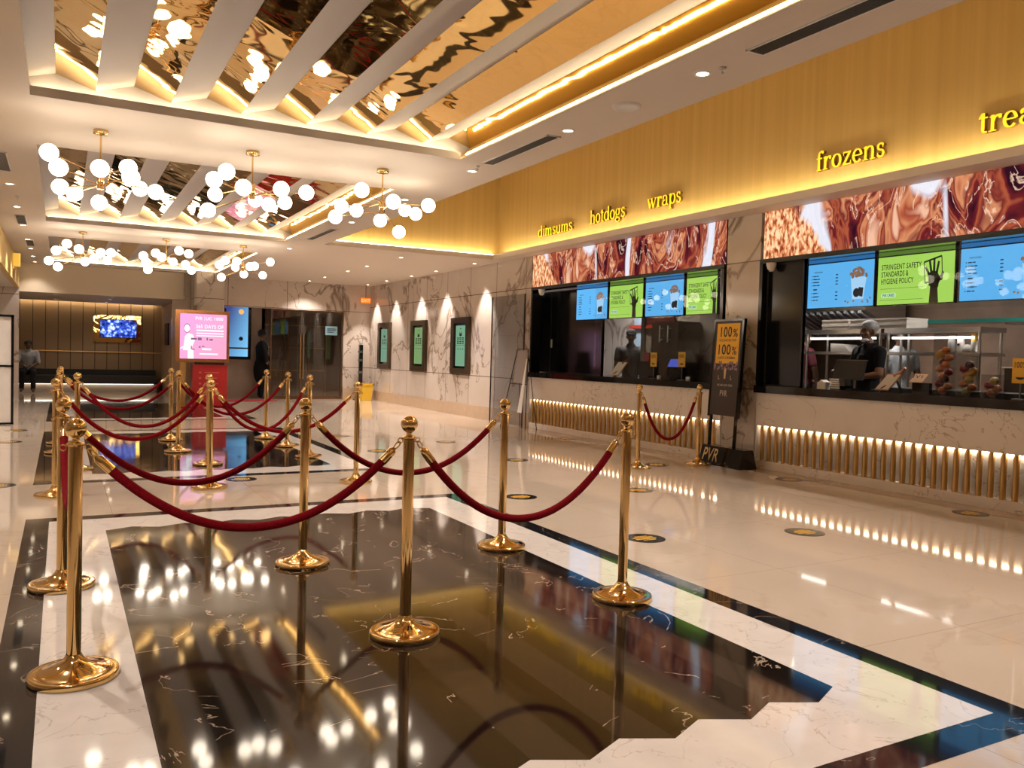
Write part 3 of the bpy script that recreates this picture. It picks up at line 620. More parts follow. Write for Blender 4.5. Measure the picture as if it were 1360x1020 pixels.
GL = {
 'i': (.48, stem_(.24, 0, 1) + pen(arc(.24, 1.30, .05, .05, 0, 360, 12), .14, .14)),
 'n': (1.06, stem_(.24, 0, 1) + pen([(.30, .78)] + arc(.56, .62, .25, .33, 130, 0, 10) + [(.81, 0)], .2, .1) + bar(.6, 1.02, 0, .07)),
 'm': (1.58, stem_(.24, 0, 1) + pen([(.30, .78)] + arc(.53, .62, .23, .33, 130, 0, 10) + [(.76, 0)], .2, .1) + pen([(.82, .78)] + arc(1.06, .62, .23, .33, 130, 0, 10) + [(1.29, 0)], .2, .1) + bar(.6, .94, 0, .07) + bar(1.1, 1.5, 0, .07)),
 'h': (1.06, stem_(.24, 0, 1.48) + pen([(.30, .78)] + arc(.56, .62, .25, .33, 130, 0, 10) + [(.81, 0)], .2, .1) + bar(.6, 1.02, 0, .07)),
 'u': (1.06, pen([(.24, .96)] + arc(.48, .33, .24, .29, 180, 320, 10) + [(.78, .3)], .2, .1) + stem_(.8, 0, 1, True, False) + bar(.8, 1.0, 0, .07) + [[(.06, .9), (.3, 1), (.3, .88)]]),
 's': (.74, pen(arc(.37, .74, .21, .22, 20, 180, 10) + arc(.37, .74, .21, .22, 180, 250, 5) + arc(.37, .27, .23, .24, 70, -90, 10) + arc(.37, .27, .23, .24, -90, -160, 6), .17, .12) + bar(.5, .58, .68, .92) + bar(.12, .19, .05, .33)),
 'o': (.92, ring), 'd': (1.06, ring + stem_(.8, 0, 1.48, True, False) + bar(.8, 1.0, 0, .07)),
 'p': (1.06, pen(arc(.58, .5, .33, .46, 0, 360, 26), .21, .09) + stem_(.24, -.42, 1)),
 'g': (.98, pen(arc(.43, .64, .27, .33, 0, 360, 22), .19, .09) + pen(arc(.44, -.14, .33, .22, 0, 360, 22), .13, .11) + pen([(.2, .3), (.18, .14), (.5, .08)], .12, .12) + bar(.66, .92, .84, .97)),
 't': (.62, bar(.2, .4, .2, 1.25) + bar(.04, .58, .9, .99) + pen([(.3, .24)] + arc(.46, .2, .16, .16, 180, 300, 8), .17, .1) + [[(.04, .99), (.2, 1.25), (.2, .99)]]),
 'r': (.78, stem_(.24, 0, 1) + pen([(.28, .62)] + arc(.56, .66, .26, .28, 150, 50, 8), .17, .12) + pen(arc(.66, .83, .05, .05, 0, 360, 10), .13, .13)),
 'w': (1.42, pen([(.14, .96), (.42, .04)], .22, .1) + pen([(.42, .04), (.70, .96)], .1, .08) + pen([(.62, .96), (.94, .04)], .22, .1) + pen([(.94, .04), (1.24, .96)], .1, .08) + bar(0, .32, .92, .99) + bar(.5, .84, .92, .99) + bar(1.08, 1.4, .92, .99)),
 'a': (.98, pen(arc(.42, .70, .27, .25, 160, 0, 10) + [(.7, .16), (.86, .04), (.94, .06)], .2, .11) + pen(arc(.42, .28, .27, .24, 75, 330, 14), .18, .1) + pen(arc(.2, .76, .05, .05, 0, 360, 10), .12, .12)),
 'f': (.64, bar(.2, .4, 0, 1.2) + bar(.06, .58, .88, .97) + bar(.1, .54, 0, .07) + pen(arc(.52, 1.2, .22, .24, 180, 60, 8), .17, .12) + pen(arc(.62, 1.36, .05, .05, 0, 360, 10), .13, .13)),
 'z': (.84, bar(.1, .76, .88, .98) + bar(.08, .78, .01, .11) + [[(.08, .08), (.3, .08), (.76, .92), (.54, .92)]] + bar(.1, .17, .7, .96) + bar(.7, .77, .05, .30)),
 'e': (.88, pen(arc(.45, .5, .32, .46, 2, 320, 24), .2, .09) + bar(.2, .78, .48, .57)),
}
M['letter'] = mat('yellow_letter_face', (0.9, 0.62, 0.03), 0.35, emit=(1.0, 0.62, 0.02), estr=0.38)
M['letter_side'] = mat('dark_gold_letter_side', (0.35, 0.20, 0.04), 0.4, 0.5)
def word(txt, ystart, yend, z, label):
    tot = sum(GL[c][0] for c in txt); s = (ystart - yend) / tot; sz = 0.145 if txt != 'dimsums' else 0.132
    t = thing('word_sign', label, 'sign', (7.4, (ystart + yend) / 2, z), 'yellow words on the gold wall'); x = 0
    for c in txt:
        wd, polys = GL[c]; b = MB(); fc = MB()
        for q in polys:
            ar = sum(q[i][0] * q[(i + 1) % len(q)][1] - q[(i + 1) % len(q)][0] * q[i][1] for i in range(len(q)))
            if ar < 0: q = q[::-1]
            pts = [(7.40, ystart - (x + p[0]) * s, z + p[1] * sz) for p in q]
            b.prism(pts, (-0.040, 0, 0)); fc.add([(7.3595, p[1], p[2]) for p in pts], [tuple(range(len(pts)))])
        o = part(t, 'letter', b, M['letter_side']); part(o, 'face', fc, M['letter']); x += wd
    return t
word('dimsums', 12.70, 11.58, 3.395, 'yellow serif word "dimsums" on the gold wall')
word('hotdogs', 11.07, 10.13, 3.42, 'yellow serif word "hotdogs" on the gold wall')
word('wraps', 9.60, 8.86, 3.445, 'yellow serif word "wraps" on the gold wall')
word('frozens', 6.58, 5.69, 3.43, 'yellow serif word "frozens" on the gold wall')
word('treats', 4.72, 3.98, 3.43, 'yellow serif word "treats", cut off by the edge of view')

# ------------------------------------------------------------------ menu boards
blue_s = emit_mat('blue_screen', (0.13, 0.50, 0.95), 0.5); blue_d = emit_mat('dim_blue_screen', (0.03, 0.15, 0.40), 0.5)
green_s = emit_mat('green_screen', (0.44, 0.74, 0.12), 0.5); green_d = emit_mat('dim_green_screen', (0.10, 0.19, 0.03), 0.5)
scr_ink = mat('screen_black', (0.006, 0.01, 0.012), 0.4); pop = mat('popcorn_print', (0.35, 0.22, 0.16), 0.6, noise=0.6, nscale=60, emit=(0.30, 0.18, 0.12), estr=0.3); cupm = emit_mat('cup_print', (0.45, 0.72, 1.0), 0.5)
def board(y0, y1, kind, label, X=7.79, zt=2.585, zb=1.935, cut=1.0):
    t = thing('menu_board', label, 'menu screen', (X, (y0 + y1) / 2, zb), 'menu screens over the counters'); W = y0 - y1; hd = 0.115
    part(t, 'housing', MB().box(X + 0.004, X + 0.05, y1, y0, zb, zt), M['black']); part(t, 'mount', MB().box(7.715, X + 0.045, (y0 + y1) / 2 - 0.1, (y0 + y1) / 2 + 0.1, zt, zt + 0.03), M['black'])
    part(t, 'header', MB().box(X, X + 0.004, y1 + 0.012, y0 - 0.012, zt - hd, zt - 0.01), blue_d if kind == 'b' else green_d)
    part(t, 'screen', MB().box(X, X + 0.004, y1 + 0.012, y0 - 0.012, zb + 0.012, zt - hd - 0.014), blue_s if kind == 'b' else green_s)
    o = (X - 0.0015, y0 - 0.012, zb + 0.012); w_, h_ = W - 0.024, zt - hd - 0.026 - zb
    if kind == 'b':
        tx = MB()
        tx.text('POPCORN', (o[0], o[1] - w_ * 0.10, o[2] + h_ * 0.80), US, VS, w_ * 0.13, h_ * 0.035)
        for k, v in enumerate((0.72, 0.65, 0.58, 0.51, 0.33, 0.25, 0.17)):
            for a_, b2 in ((.06, .07), (.085, .13 + .02 * (k % 3)), (.14 + .02 * (k % 3), .17 + .02 * (k % 2)), (.44, .475)): tx.flat((o[0], o[1], o[2] + h_ * v), US, VS, [(w_ * a_, 0), (w_ * b2, 0), (w_ * b2, h_ * .022), (w_ * a_, h_ * .022)])
        tx.flat((o[0], o[1], o[2] + h_ * .41), US, VS, [(w_ * .09, 0), (w_ * .15, 0), (w_ * .15, h_ * .028), (w_ * .09, h_ * .028)])
        part(t, 'price_text', tx, scr_ink)
        c = MB().flat(o, US, VS, [(w_ * .67, h_ * .64), (w_ * .70, h_ * .16), (w_ * .86, h_ * .16), (w_ * .90, h_ * .64)]); part(t, 'cup_picture', c, cupm)
        d = MB(); rr = random.Random(3)
        for _ in range(46):
            a = rr.random() * math.pi; q = rr.random() ** .5; cx_, cy2 = w_ * .785 + q * w_ * .125 * math.cos(a), h_ * .64 + q * h_ * .20 * math.sin(a)
            d.flat((o[0] - 0.001, o[1], o[2]), US, VS, arc(cx_, cy2, w_ * .02, w_ * .018, 0, 330, 6))
        for cx_, cy2 in ((.60, .12), (.64, .10), (.92, .13), (.96, .17), (.93, .09), (.72, .12), (.85, .10)): d.flat((o[0] - 0.001, o[1], o[2]), US, VS, arc(cx_ * w_, cy2 * h_, w_ * .014, w_ * .014, 0, 330, 6))
        part(t, 'popcorn_picture', d, pop)
        e = MB().flat((o[0] - 0.001, o[1], o[2]), US, VS, arc(w_ * .76, h_ * .30, w_ * .05, h_ * .10, 0, 345, 12)).flat((o[0] - 0.001, o[1], o[2]), US, VS, [(w_ * .79, h_ * .42), (w_ * .86, h_ * .40), (w_ * .85, h_ * .20), (w_ * .80, h_ * .22)]); part(t, 'cup_logo', e, mat('navy_print', (0.02, 0.05, 0.12), 0.5))
    else:
        tx = MB(); f = 1.0 / cut
        for s_, v, wd in (('STRINGENT SAFETY', .73, .54), ('STANDARDS &', .58, .37), ('HYGIENE POLICY', .43, .44)): tx.text(s_, (o[0], o[1] - w_ * 0.05 * f, o[2] + h_ * v), US, VS, w_ * wd * f, h_ * 0.115)
        tx.text('PVR CARES', (o[0] - 0.002, o[1] - w_ * 0.08 * f, o[2] + h_ * 0.165), US, VS, w_ * 0.16 * f, h_ * 0.06)
        tx.flat(o, US, VS, [(w_ * .04, h_ * .33), (w_ * .62 * f, h_ * .33), (w_ * .62 * f, h_ * .336), (w_ * .04, h_ * .336)]).flat(o, US, VS, [(w_ * .04, h_ * .09), (w_ * .62 * f, h_ * .09), (w_ * .62 * f, h_ * .096), (w_ * .04, h_ * .096)])
        part(t, 'policy_text', tx, scr_ink)
        part(t, 'badge', MB().flat((o[0] - 0.001, o[1], o[2]), US, VS, arc(w_ * .07 * f, h_ * .195, w_ * .015, h_ * .05, 90, 270, 8) + arc(w_ * .25 * f, h_ * .195, w_ * .015, h_ * .05, -90, 90, 8)), emit_mat('pale_green_screen', (0.55, 0.85, 0.5), 0.5))
        u0 = .62 if cut == 1.0 else .80; k = 1.0
        h = MB()
        def poly(pts): 
            q = [(u0 * w_ + a * w_ * .3, b_ * h_) for a, b_ in pts if True]
            q = [(min(a, w_ - 0.005), b_) for a, b_ in q]; h.flat(o, US, VS, q)
        poly([(.27, .0), (.66, .0), (.60, .34), (.30, .34)]); poly([(.24, .34), (.64, .30), (.68, .52), (.56, .62), (.34, .64), (.20, .58)])
        for a0, b0, a1, b1, wd in ((.26, .54, .08, .72, .10), (.33, .60, .25, .84, .10), (.44, .61, .44, .89, .10), (.55, .58, .63, .82, .10), (.60, .40, .84, .60, .12)):
            dx, dy = a1 - a0, b1 - b0; l = math.hypot(dx, dy * 1.6); nx, ny = -dy * 1.6 / l * wd / 2, dx / l * wd / 3.2
            poly([(a0 + nx, b0 + ny), (a0 - nx, b0 - ny), (a1 - nx * .8, b1 - ny * .8), (a1 + nx * .8, b1 + ny * .8)])
        sq = [(.0, .82), (.74, .92), (.80, .46), (.08, .40)]
        for (a0, b0), (a1, b1) in zip(sq, sq[1:] + sq[:1]):
            dx, dy = a1 - a0, b1 - b0; l = math.hypot(dx, dy); nx, ny = -dy / l * .018, dx / l * .018
            poly([(a0 + nx, b0 + ny), (a0 - nx, b0 - ny), (a1 - nx, b1 - ny), (a1 + nx, b1 + ny)])
        part(t, 'hand_picture', h, scr_ink)
    return t
board(12.06, 11.13, 'b', 'blue menu screen with popcorn cup, far end of the far kiosk, by the black panel')
board(11.08, 10.19, 'g', 'green "STRINGENT SAFETY STANDARDS" screen, second in the far kiosk row, whole hand visible')
board(10.14, 9.25, 'b', 'blue menu screen with popcorn cup between two green screens of the far kiosk')
board(9.20, 8.56, 'g', 'green safety screen at the pillar end of the far kiosk, hand picture cut off', cut=0.72)
board(7.02, 6.09, 'b', 'blue menu screen with popcorn cup above the staff member, next to the black panel')
board(6.06, 5.16, 'g', 'green "STRINGENT SAFETY STANDARDS & HYGIENE POLICY" screen in the near kiosk, beside the frozens word')
board(5.12, 4.20, 'b', 'largest looking blue menu screen, at the edge of view over the fruit containers')
board(4.16, 3.25, 'g', 'green safety screen beyond the edge of view in the near kiosk')

# panes and dark panels of the kiosk openings
for n, (y0, y1, z0, lab) in enumerate(((8.15, 11.2, 1.015, ''), (2.25, 6.88, 1.86, ''))):
    struct('window_pane', MB().box(7.60, 7.606, y0, y1, z0, 2.49), M['glass'])
def dark_panel(y0, y1, label, hy, X=7.88):
    t = thing('black_panel', label, 'panel', (X + 0.02, (y0 + y1) / 2, 1.012))
    part(t, 'leaf', MB().box(X, X + 0.04, y0, y1, 1.012, 2.49), M['black'])
    if hy: part(t, 'handle', MB().box(X - 0.02, X, hy - 0.012, hy + 0.012, 1.47, 1.62), M['white'])
    part(t, 'frame', MB().box(X - 0.005, X + 0.045, y0, y1, 1.012, 1.03).box(X - 0.005, X + 0.045, y0, y1, 2.472, 2.49).box(X - 0.005, X + 0.045, y0, y0 + 0.02, 1.012, 2.49).box(X - 0.005, X + 0.045, y1 - 0.02, y1, 1.012, 2.49), M['blackm'])
dark_panel(11.38, 13.02, 'tall glossy black sliding panel with a small white handle, behind the first menu screen', 12.98)
dark_panel(13.03, 13.56, 'narrow glossy black panel at the far end of the far kiosk, below the dome camera', None)
dark_panel(6.86, 7.43, 'glossy black panel of the near kiosk beside the marble pillar', None, 7.56)
for (y, z), lab in (((7.30, 2.49), 'white dome security camera at the top of the near kiosk, beside the pillar'), ((12.72, 2.49), 'small white dome security camera at the far end of the far kiosk')):
    t = thing('dome_camera', lab, 'security camera', (7.50, y, z)); 
    part(t, 'mount', MB().lathe([(0, 0), (0.06, 0), (0.058, -0.03), (0.05, -0.05)], (7.48, y, z), 20), M['white'])
    part(t, 'dome', MB().lathe([(0.05, -0.05), (0.044, -0.08), (0.025, -0.10), (0, -0.105)], (7.48, y, z), 20), M['white'])
    part(t, 'lens', MB().ball((7.452, y + 0.02, z - 0.085), 0.016, 10, 8), M['black'])

# ------------------------------------------------------------------ people
def figure(label, loc, joints, bones, balls, head, skin, garments, hair=None, vox=0.011, extra=None, rot=0.0, group=None):
    """joints: name -> (x, y, z, radius). bones join them into one continuous body; garments are closer-fitting shells over some bones."""
    t = thing('person', label, 'person', loc, group); t.rotation_euler = (0, 0, rot)
    def shell(name, bn, bl, infl, m, v, parent=t, ex=None):
        b = MB()
        for a, c in bn:
            A, B = joints[a], joints[c]; pa, pb = Vector(A[:3]), Vector(B[:3]); n = 5
            b.tube([pa.lerp(pb, i / n) for i in range(n + 1)], [A[3] + infl + (B[3] - A[3]) * i / n for i in range(n + 1)], 14)
            b.ball(A[:3], A[3] + infl, 14, 9); b.ball(B[:3], B[3] + infl, 14, 9)
        for c, r, s_ in bl: b.ball(c, r + infl, 18, 12, sc_=s_)
        if ex: ex(b)
        o = link(name, b, m); o.parent = parent
        md = o.modifiers.new('remesh', 'REMESH'); md.mode = 'VOXEL'; md.voxel_size = v; md.use_smooth_shade = True
        sm = o.modifiers.new('smooth', 'SMOOTH'); sm.factor = 0.5; sm.iterations = 3
        return o
    shell('body', bones, balls + head, 0.0, skin, vox, ex=extra)
    for nm, bn, bl, infl, m in garments: shell(nm, bn, bl, infl, m, vox)
    return t
skin_m = mat('brown_skin', (0.20, 0.095, 0.052), 0.45, noise=0.06, nscale=20)
skin_d = mat('dark_skin', (0.13, 0.07, 0.04), 0.5)
cloth_black = mat('black_shirt_cloth', (0.005, 0.005, 0.006), 0.9, noise=0.2, nscale=30, spec=0.2)
cloth_maroon = mat('maroon_shirt_cloth', (0.07, 0.004, 0.012), 0.8, noise=0.15, nscale=20)
cloth_white = mat('pale_shirt_cloth', (0.42, 0.45, 0.50), 0.8, noise=0.1, nscale=20)
cloth_dark = mat('dark_trouser_cloth', (0.010, 0.010, 0.013), 0.85)
hair_m = mat('black_hair', (0.006, 0.005, 0.005), 0.6, noise=0.5, nscale=80, bump=0.4)
def head_set(c, s=1.0):
    """a head facing -X: cranium, jaw, nose, brow, ears, lips"""
    x, y, z = c
    return [((x + .012 * s, y, z + .02 * s), .088 * s, (1.08, .88, 1.08)), ((x - .030 * s, y, z - .055 * s), .062 * s, (.95, .86, 1.0)), ((x - .058 * s, y, z - .092 * s), .026 * s, (.9, 1.1, .8)),
            ((x - .098 * s, y, z - .008 * s), .015 * s, (1.1, .75, 1.9)), ((x - .103 * s, y, z - .032 * s), .016 * s, (1, 1.1, .75)), ((x - .076 * s, y, z + .022 * s), .024 * s, (.7, 2.1, .45)), ((x - .048 * s, y - .042 * s, z - .034 * s), .024 * s, (1, .8, 1.1)), ((x - .048 * s, y + .042 * s, z - .034 * s), .024 * s, (1, .8, 1.1)),
            ((x - .086 * s, y, z - .060 * s), .017 * s, (.8, 1.7, .55)), ((x + .010 * s, y - .083 * s, z - .008 * s), .026 * s, (.7, .4, 1.2)), ((x + .010 * s, y + .083 * s, z - .008 * s), .026 * s, (.7, .4, 1.2))]
def finger_hand(b, wrist, dirv, upv, s=1.0, curl=0.5):
    """palm, four unequal bent fingers and a thumb that leaves the side of the palm"""
    w, d, u = Vector(wrist), Vector(dirv).normalized(), Vector(upv); u = (u - u.dot(d) * d).normalized(); sd = d.cross(u)
    b.ball(tuple(w + d * .045 * s), .040 * s, 12, 8, sc_=(1, 1, .62)); b.tube([w, w + d * .08 * s], [.026 * s, .034 * s], 10)
    for k, (off, ln) in enumerate(((-.034, .066), (-.0115, .076), (.0115, .070), (.033, .054))):
        p0 = w + d * .070 * s + sd * off * s; d2 = (d + sd * off * 4).normalized(); p1 = p0 + (d2 * 1.0 - u * .15 * curl) * ln * .45 * s; p2 = p1 + (d2 * .75 - u * .9 * curl) * ln * .33 * s; p3 = p2 + (d * .4 - u * 1.3 * curl) * ln * .25 * s
        b.tube([p0, p1, p2, p3], [.0088 * s, .0085 * s, .008 * s, .0072 * s], 8)
    q0 = w + d * .025 * s - sd * .030 * s; q1 = q0 + (d * .5 - sd * .8) * .036 * s; q2 = q1 + (d * .85 - sd * .2) * .032 * s
    b.tube([q0, q1, q2], [.013 * s, .011 * s, .009 * s], 8)
# staff member behind the near counter (local frame: faces -X, origin at the floor under the feet)
J = {'pel': (0, 0, .98, .125), 'waist': (0, 0, 1.12, .118), 'chest': (.0, 0, 1.34, .135), 'neckb': (.0, 0, 1.50, .070), 'neck': (-.012, 0, 1.58, .052),
     'sl': (0, .19, 1.45, .062), 'sr': (0, -.19, 1.45, .062), 'el': (-.07, .245, 1.19, .044), 'er': (-.05, -.25, 1.19, .044), 'wl': (-.27, .17, 1.22, .027), 'wr': (-.24, -.06, 1.14, .027),
     'cl': (0, .10, 1.40, .10), 'cr': (0, -.10, 1.40, .10), 'hl': (0, .09, .92, .088), 'hr': (0, -.09, .92, .088), 'kl': (-.01, .10, .50, .058), 'kr': (-.01, -.10, .50, .058), 'al': (.02, .10, .09, .042), 'ar': (.02, -.10, .09, .042), 'tl': (-.13, .11, .045, .032), 'tr': (-.13, -.11, .045, .032)}
torso = [('pel', 'waist'), ('waist', 'chest'), ('waist', 'cl'), ('waist', 'cr'), ('cl', 'cr'), ('cl', 'sl'), ('cr', 'sr')]
legs_ = [('pel', 'hl'), ('pel', 'hr'), ('hl', 'kl'), ('hr', 'kr'), ('kl', 'al'), ('kr', 'ar')]
full = torso + legs_ + [('chest', 'neckb'), ('neckb', 'neck'), ('sl', 'el'), ('sr', 'er'), ('el', 'wl'), ('er', 'wr'), ('al', 'tl'), ('ar', 'tr')]
J2 = dict(J); J2['ml'] = (-.042, .225, 1.29, .047); J2['mr'] = (-.03, -.225, 1.29, .047)
def hands(b):
    finger_hand(b, J['wl'][:3], (-.9, -.3, .05), (0, 0, 1), 1.0, .7); finger_hand(b, J['wr'][:3], (-.6, .75, -.1), (0, 0, 1), 1.0, .8)
man = figure('person in black shirt with grey hair net and lowered mask, standing behind the near counter', (8.50, 6.68, 0), J2, full, [], head_set((-.02, 0, 1.70), 1.0), skin_m,
       [('shirt', torso + [('chest', 'neckb'), ('sl', 'ml'), ('sr', 'mr')], [], .014, cloth_black), ('trousers', legs_, [], .012, cloth_dark)], extra=hands, rot=-0.25, vox=0.0065)
part(man, 'hair_net', MB().ball((-.002, 0, 1.752), .098, 24, 14, sc_=(1.10, .93, .86)), mat('grey_net', (0.26, 0.26, 0.26), 0.7, noise=0.4, nscale=90, bump=0.3), local=True)
part(man, 'face_mask', MB().ball((-.066, 0, 1.592), .050, 24, 12, sc_=(.95, 1.2, .50)), mat('pale_blue_mask', (0.50, 0.58, 0.68), 0.8), local=True)
ey = MB()
for s_ in (-1, 1): ey.ball((-.0995, s_ * .031, 1.703), .0095, 12, 8, sc_=(.5, 1.4, .6)); ey.ball((-.103, s_ * .033, 1.727), .009, 12, 8, sc_=(.6, 2.2, .35))
part(man, 'eyes', ey, mat('dark_eye', (0.01, 0.006, 0.005), 0.3), local=True)
part(man, 'moustache', MB().ball((-.113, 0, 1.652), .012, 14, 8, sc_=(.6, 2.1, .5)), hair_m, local=True); part(man, 'mouth', MB().ball((-.1145, 0, 1.640), .010, 14, 8, sc_=(.5, 2.0, .35)), mat('lip_skin', (0.16, 0.05, 0.04), 0.4), local=True)
part(man, 'collar', MB().tube([(-.10, .07, 1.44), (-.085, .075, 1.50), (-.02, .082, 1.54), (.05, .06, 1.56), (.07, 0, 1.565), (.05, -.06, 1.56), (-.02, -.082, 1.54), (-.085, -.075, 1.50), (-.10, -.07, 1.44)], .014, 8), cloth_black, local=True)
# staff in maroon seen from behind
Jm = dict(J2); Jm['wl'] = (-.10, .26, 1.0, .027); Jm['wr'] = (-.20, -.20, 1.05, .027)
mh = [((.0, 0, 1.70), .092, (1.0, .88, 1.1)), ((-.04, 0, 1.63), .06, (1, .9, 1)), ((-.105, 0, 1.68), .016, (1.2, .8, 1.5)), ((0, .083, 1.68), .024, (.7, .4, 1.2)), ((0, -.083, 1.68), .024, (.7, .4, 1.2))]
pm = figure('person in maroon shirt seen from behind, beside the steel shelf in the near kitchen', (9.55, 8.62, 0), Jm, full, [], mh, skin_d,
       [('shirt', torso + [('chest', 'neckb'), ('sl', 'ml'), ('sr', 'mr')], [], .016, cloth_maroon), ('trousers', legs_, [], .012, cloth_dark)], rot=2.7,
       extra=lambda b: (finger_hand(b, Jm['wl'][:3], (-.3, 0, -1), (1, 0, 0)), finger_hand(b, Jm['wr'][:3], (-.8, 0, -.4), (0, 0, 1))))
part(pm, 'hair', MB().ball((.02, 0, 1.735), .10, 20, 12, sc_=(1.05, .98, 1.0)).ball((.05, 0, 1.66), .08, 16, 10, sc_=(.8, 1.0, 1.0)), hair_m, local=True)
pw = figure('person in pale shirt working behind the steel shelf, half hidden by a post', (9.95, 7.35, 0), Jm, full, [], mh, skin_d,
       [('shirt', torso + [('chest', 'neckb'), ('sl', 'ml'), ('sr', 'mr')], [], .02, cloth_white), ('trousers', legs_, [], .012, cloth_dark)], rot=1.2,
       extra=lambda b: (finger_hand(b, Jm['wl'][:3], (-.3, 0, -1), (1, 0, 0)), finger_hand(b, Jm['wr'][:3], (-.8, 0, -.4), (0, 0, 1))))
part(pw, 'hair', MB().ball((.02, 0, 1.735), .10, 20, 12, sc_=(1.05, .98, 1.0)), hair_m, local=True)
# staff with a cap in the far kiosk
pc = figure('person in dark cap and shirt behind the far counter, between the two yellow signs', (8.75, 11.75, 0), Jm, full, [], mh, skin_d,
       [('shirt', torso + [('chest', 'neckb'), ('sl', 'ml'), ('sr', 'mr')], [], .02, mat('grey_brown_shirt', (0.05, 0.042, 0.038), 0.8)), ('trousers', legs_, [], .012, cloth_dark)], rot=0.9,
       extra=lambda b: (finger_hand(b, Jm['wl'][:3], (-.3, 0, -1), (1, 0, 0)), finger_hand(b, Jm['wr'][:3], (-.8, 0, -.4), (0, 0, 1))))
part(pc, 'cap', MB().ball((.0, 0, 1.752), .098, 22, 12, sc_=(1.05, .95, .8)).ball((-.12, 0, 1.735), .06, 18, 8, sc_=(1.1, 1.1, .16)), cloth_dark, local=True)
# figure in black half hidden at the lobby glass
pb = figure('person in long black clothes standing beside the blue screen at the glass doors', (4.66, 22.46, 0), Jm, full, [], mh, skin_d,
       [('coat', full[:13] + [('sl', 'el'), ('sr', 'er'), ('el', 'wl'), ('er', 'wr')], [((0, 0, .75), .18, (1, 1, 1.9))], .03, cloth_black)], rot=3.0, vox=0.018,
       extra=lambda b: (finger_hand(b, Jm['wl'][:3], (-.3, 0, -1), (1, 0, 0)), finger_hand(b, Jm['wr'][:3], (-.8, 0, -.4), (0, 0, 1))))
part(pb, 'hair', MB().ball((.01, 0, 1.73), .10, 20, 12, sc_=(1.08, .98, 1.1)), hair_m, local=True)
# seated person on the lounge bench (faces -Y)
Js = {'pel': (0, 0, .60, .125), 'waist': (0, -.03, .74, .118), 'chest': (0, -.07, .96, .13), 'neckb': (0, -.10, 1.10, .068), 'neck': (0, -.125, 1.16, .05), 'cl': (.10, -.08, 1.0, .095), 'cr': (-.10, -.08, 1.0, .095),
      'sl': (.185, -.08, 1.05, .06), 'sr': (-.185, -.08, 1.05, .06), 'el': (.24, -.16, .80, .044), 'er': (-.24, -.16, .80, .044), 'wl': (.10, -.36, .70, .028), 'wr': (-.10, -.36, .70, .028),
      'hl': (.09, -.02, .57, .09), 'hr': (-.09, -.02, .57, .09), 'kl': (.13, -.45, .54, .062), 'kr': (-.12, -.44, .54, .062), 'al': (.13, -.50, .10, .042), 'ar': (-.14, -.40, .10, .042), 'tl': (.14, -.64, .05, .034), 'tr': (-.15, -.54, .05, .034)}
hs = [((0, -.13, 1.275), .092, (.88, 1.05, 1.1)), ((0, -.175, 1.21), .06, (.88, .95, 1)), ((0, -.235, 1.25), .016, (.8, 1.2, 1.5)), ((.083, -.13, 1.26), .024, (.4, .7, 1.2)), ((-.083, -.13, 1.26), .024, (.4, .7, 1.2))]
ps = figure('person in pale shirt and dark trousers sitting on the far end of the lounge bench', (-0.78, 25.62, 0), Js, torso + legs_ + [('chest', 'neckb'), ('neckb', 'neck'), ('sl', 'el'), ('sr', 'er'), ('el', 'wl'), ('er', 'wr'), ('al', 'tl'), ('ar', 'tr')], [], hs, skin_d,
       [('shirt', torso + [('chest', 'neckb'), ('sl', 'el'), ('sr', 'er')], [], .014, cloth_white), ('trousers', legs_, [], .014, cloth_dark)],
       extra=lambda b: (finger_hand(b, Js['wl'][:3], (-.5, -.7, 0), (0, 0, 1)), finger_hand(b, Js['wr'][:3], (.5, -.7, 0), (0, 0, 1))))
part(ps, 'hair', MB().ball((0, -.115, 1.31), .10, 20, 12, sc_=(.95, 1.05, .95)), hair_m, local=True)

# ------------------------------------------------------------------ near kitchen behind the long counter
def shelf_unit(y0, y1, label):
    t = thing('steel_shelf', label, 'shelf', (9.2, (y0 + y1) / 2, 0))
    for x in (9.02, 9.42):
        for y in (y0 + 0.03, y1 - 0.03): part(t, 'post', MB().tube([(x, y, 0), (x, y, 1.70)], 0.018, 10), M['steel'])
    part(t, 'top_shelf', MB().box(8.98, 9.46, y0, y1, 1.70, 1.755), M['steel']); part(t, 'middle_shelf', MB().box(8.98, 9.46, y0, y1, 1.43, 1.465), M['steel'])
    part(t, 'work_surface', MB().box(8.90, 9.46, y0, y1, 0.90, 0.94), M['steel']); part(t, 'light_tube', MB().box(9.0, 9.03, y0 + 0.10, y1 - 0.10, 1.625, 1.65), M['led_w'])
    part(t, 'cupboard', MB().box(8.93, 9.44, y0 + 0.05, y1 - 0.05, 0.08, 0.90), M['blackm'])
shelf_unit(6.90, 8.12, 'stainless steel shelf unit behind the staff member, carrying white boxes on top')
shelf_unit(5.62, 6.85, 'stainless steel shelf unit with white paper cups, behind the fruit containers')
bx = None
for y, z, s in [(7.62, 1.756, 'lower box of the end stack'), (7.62, 1.822, 'upper box of the end stack'), (7.17, 1.756, 'lower box of the middle stack'), (7.17, 1.822, 'upper box of the middle stack'), (6.77, 1.756, 'lower box of the stack nearest the cups'), (6.77, 1.822, 'upper box of the stack nearest the cups')]:
    lab = 'flat white pizza box on the steel top shelf, ' + s.replace('stack nearest the cups', 'single short stack')
    if not bx:
        bx = thing('pizza_box', lab, 'box', (9.2, y, z), 'white pizza boxes')
        part(bx, 'body', MB().box(-.2, .2, -.21, .21, 0, .04), M['card'], local=True); part(bx, 'lid', MB().box(-.203, .203, -.213, .213, .042, .064), M['card'], local=True)
    else: dup(bx, (9.2, y, z), lab)
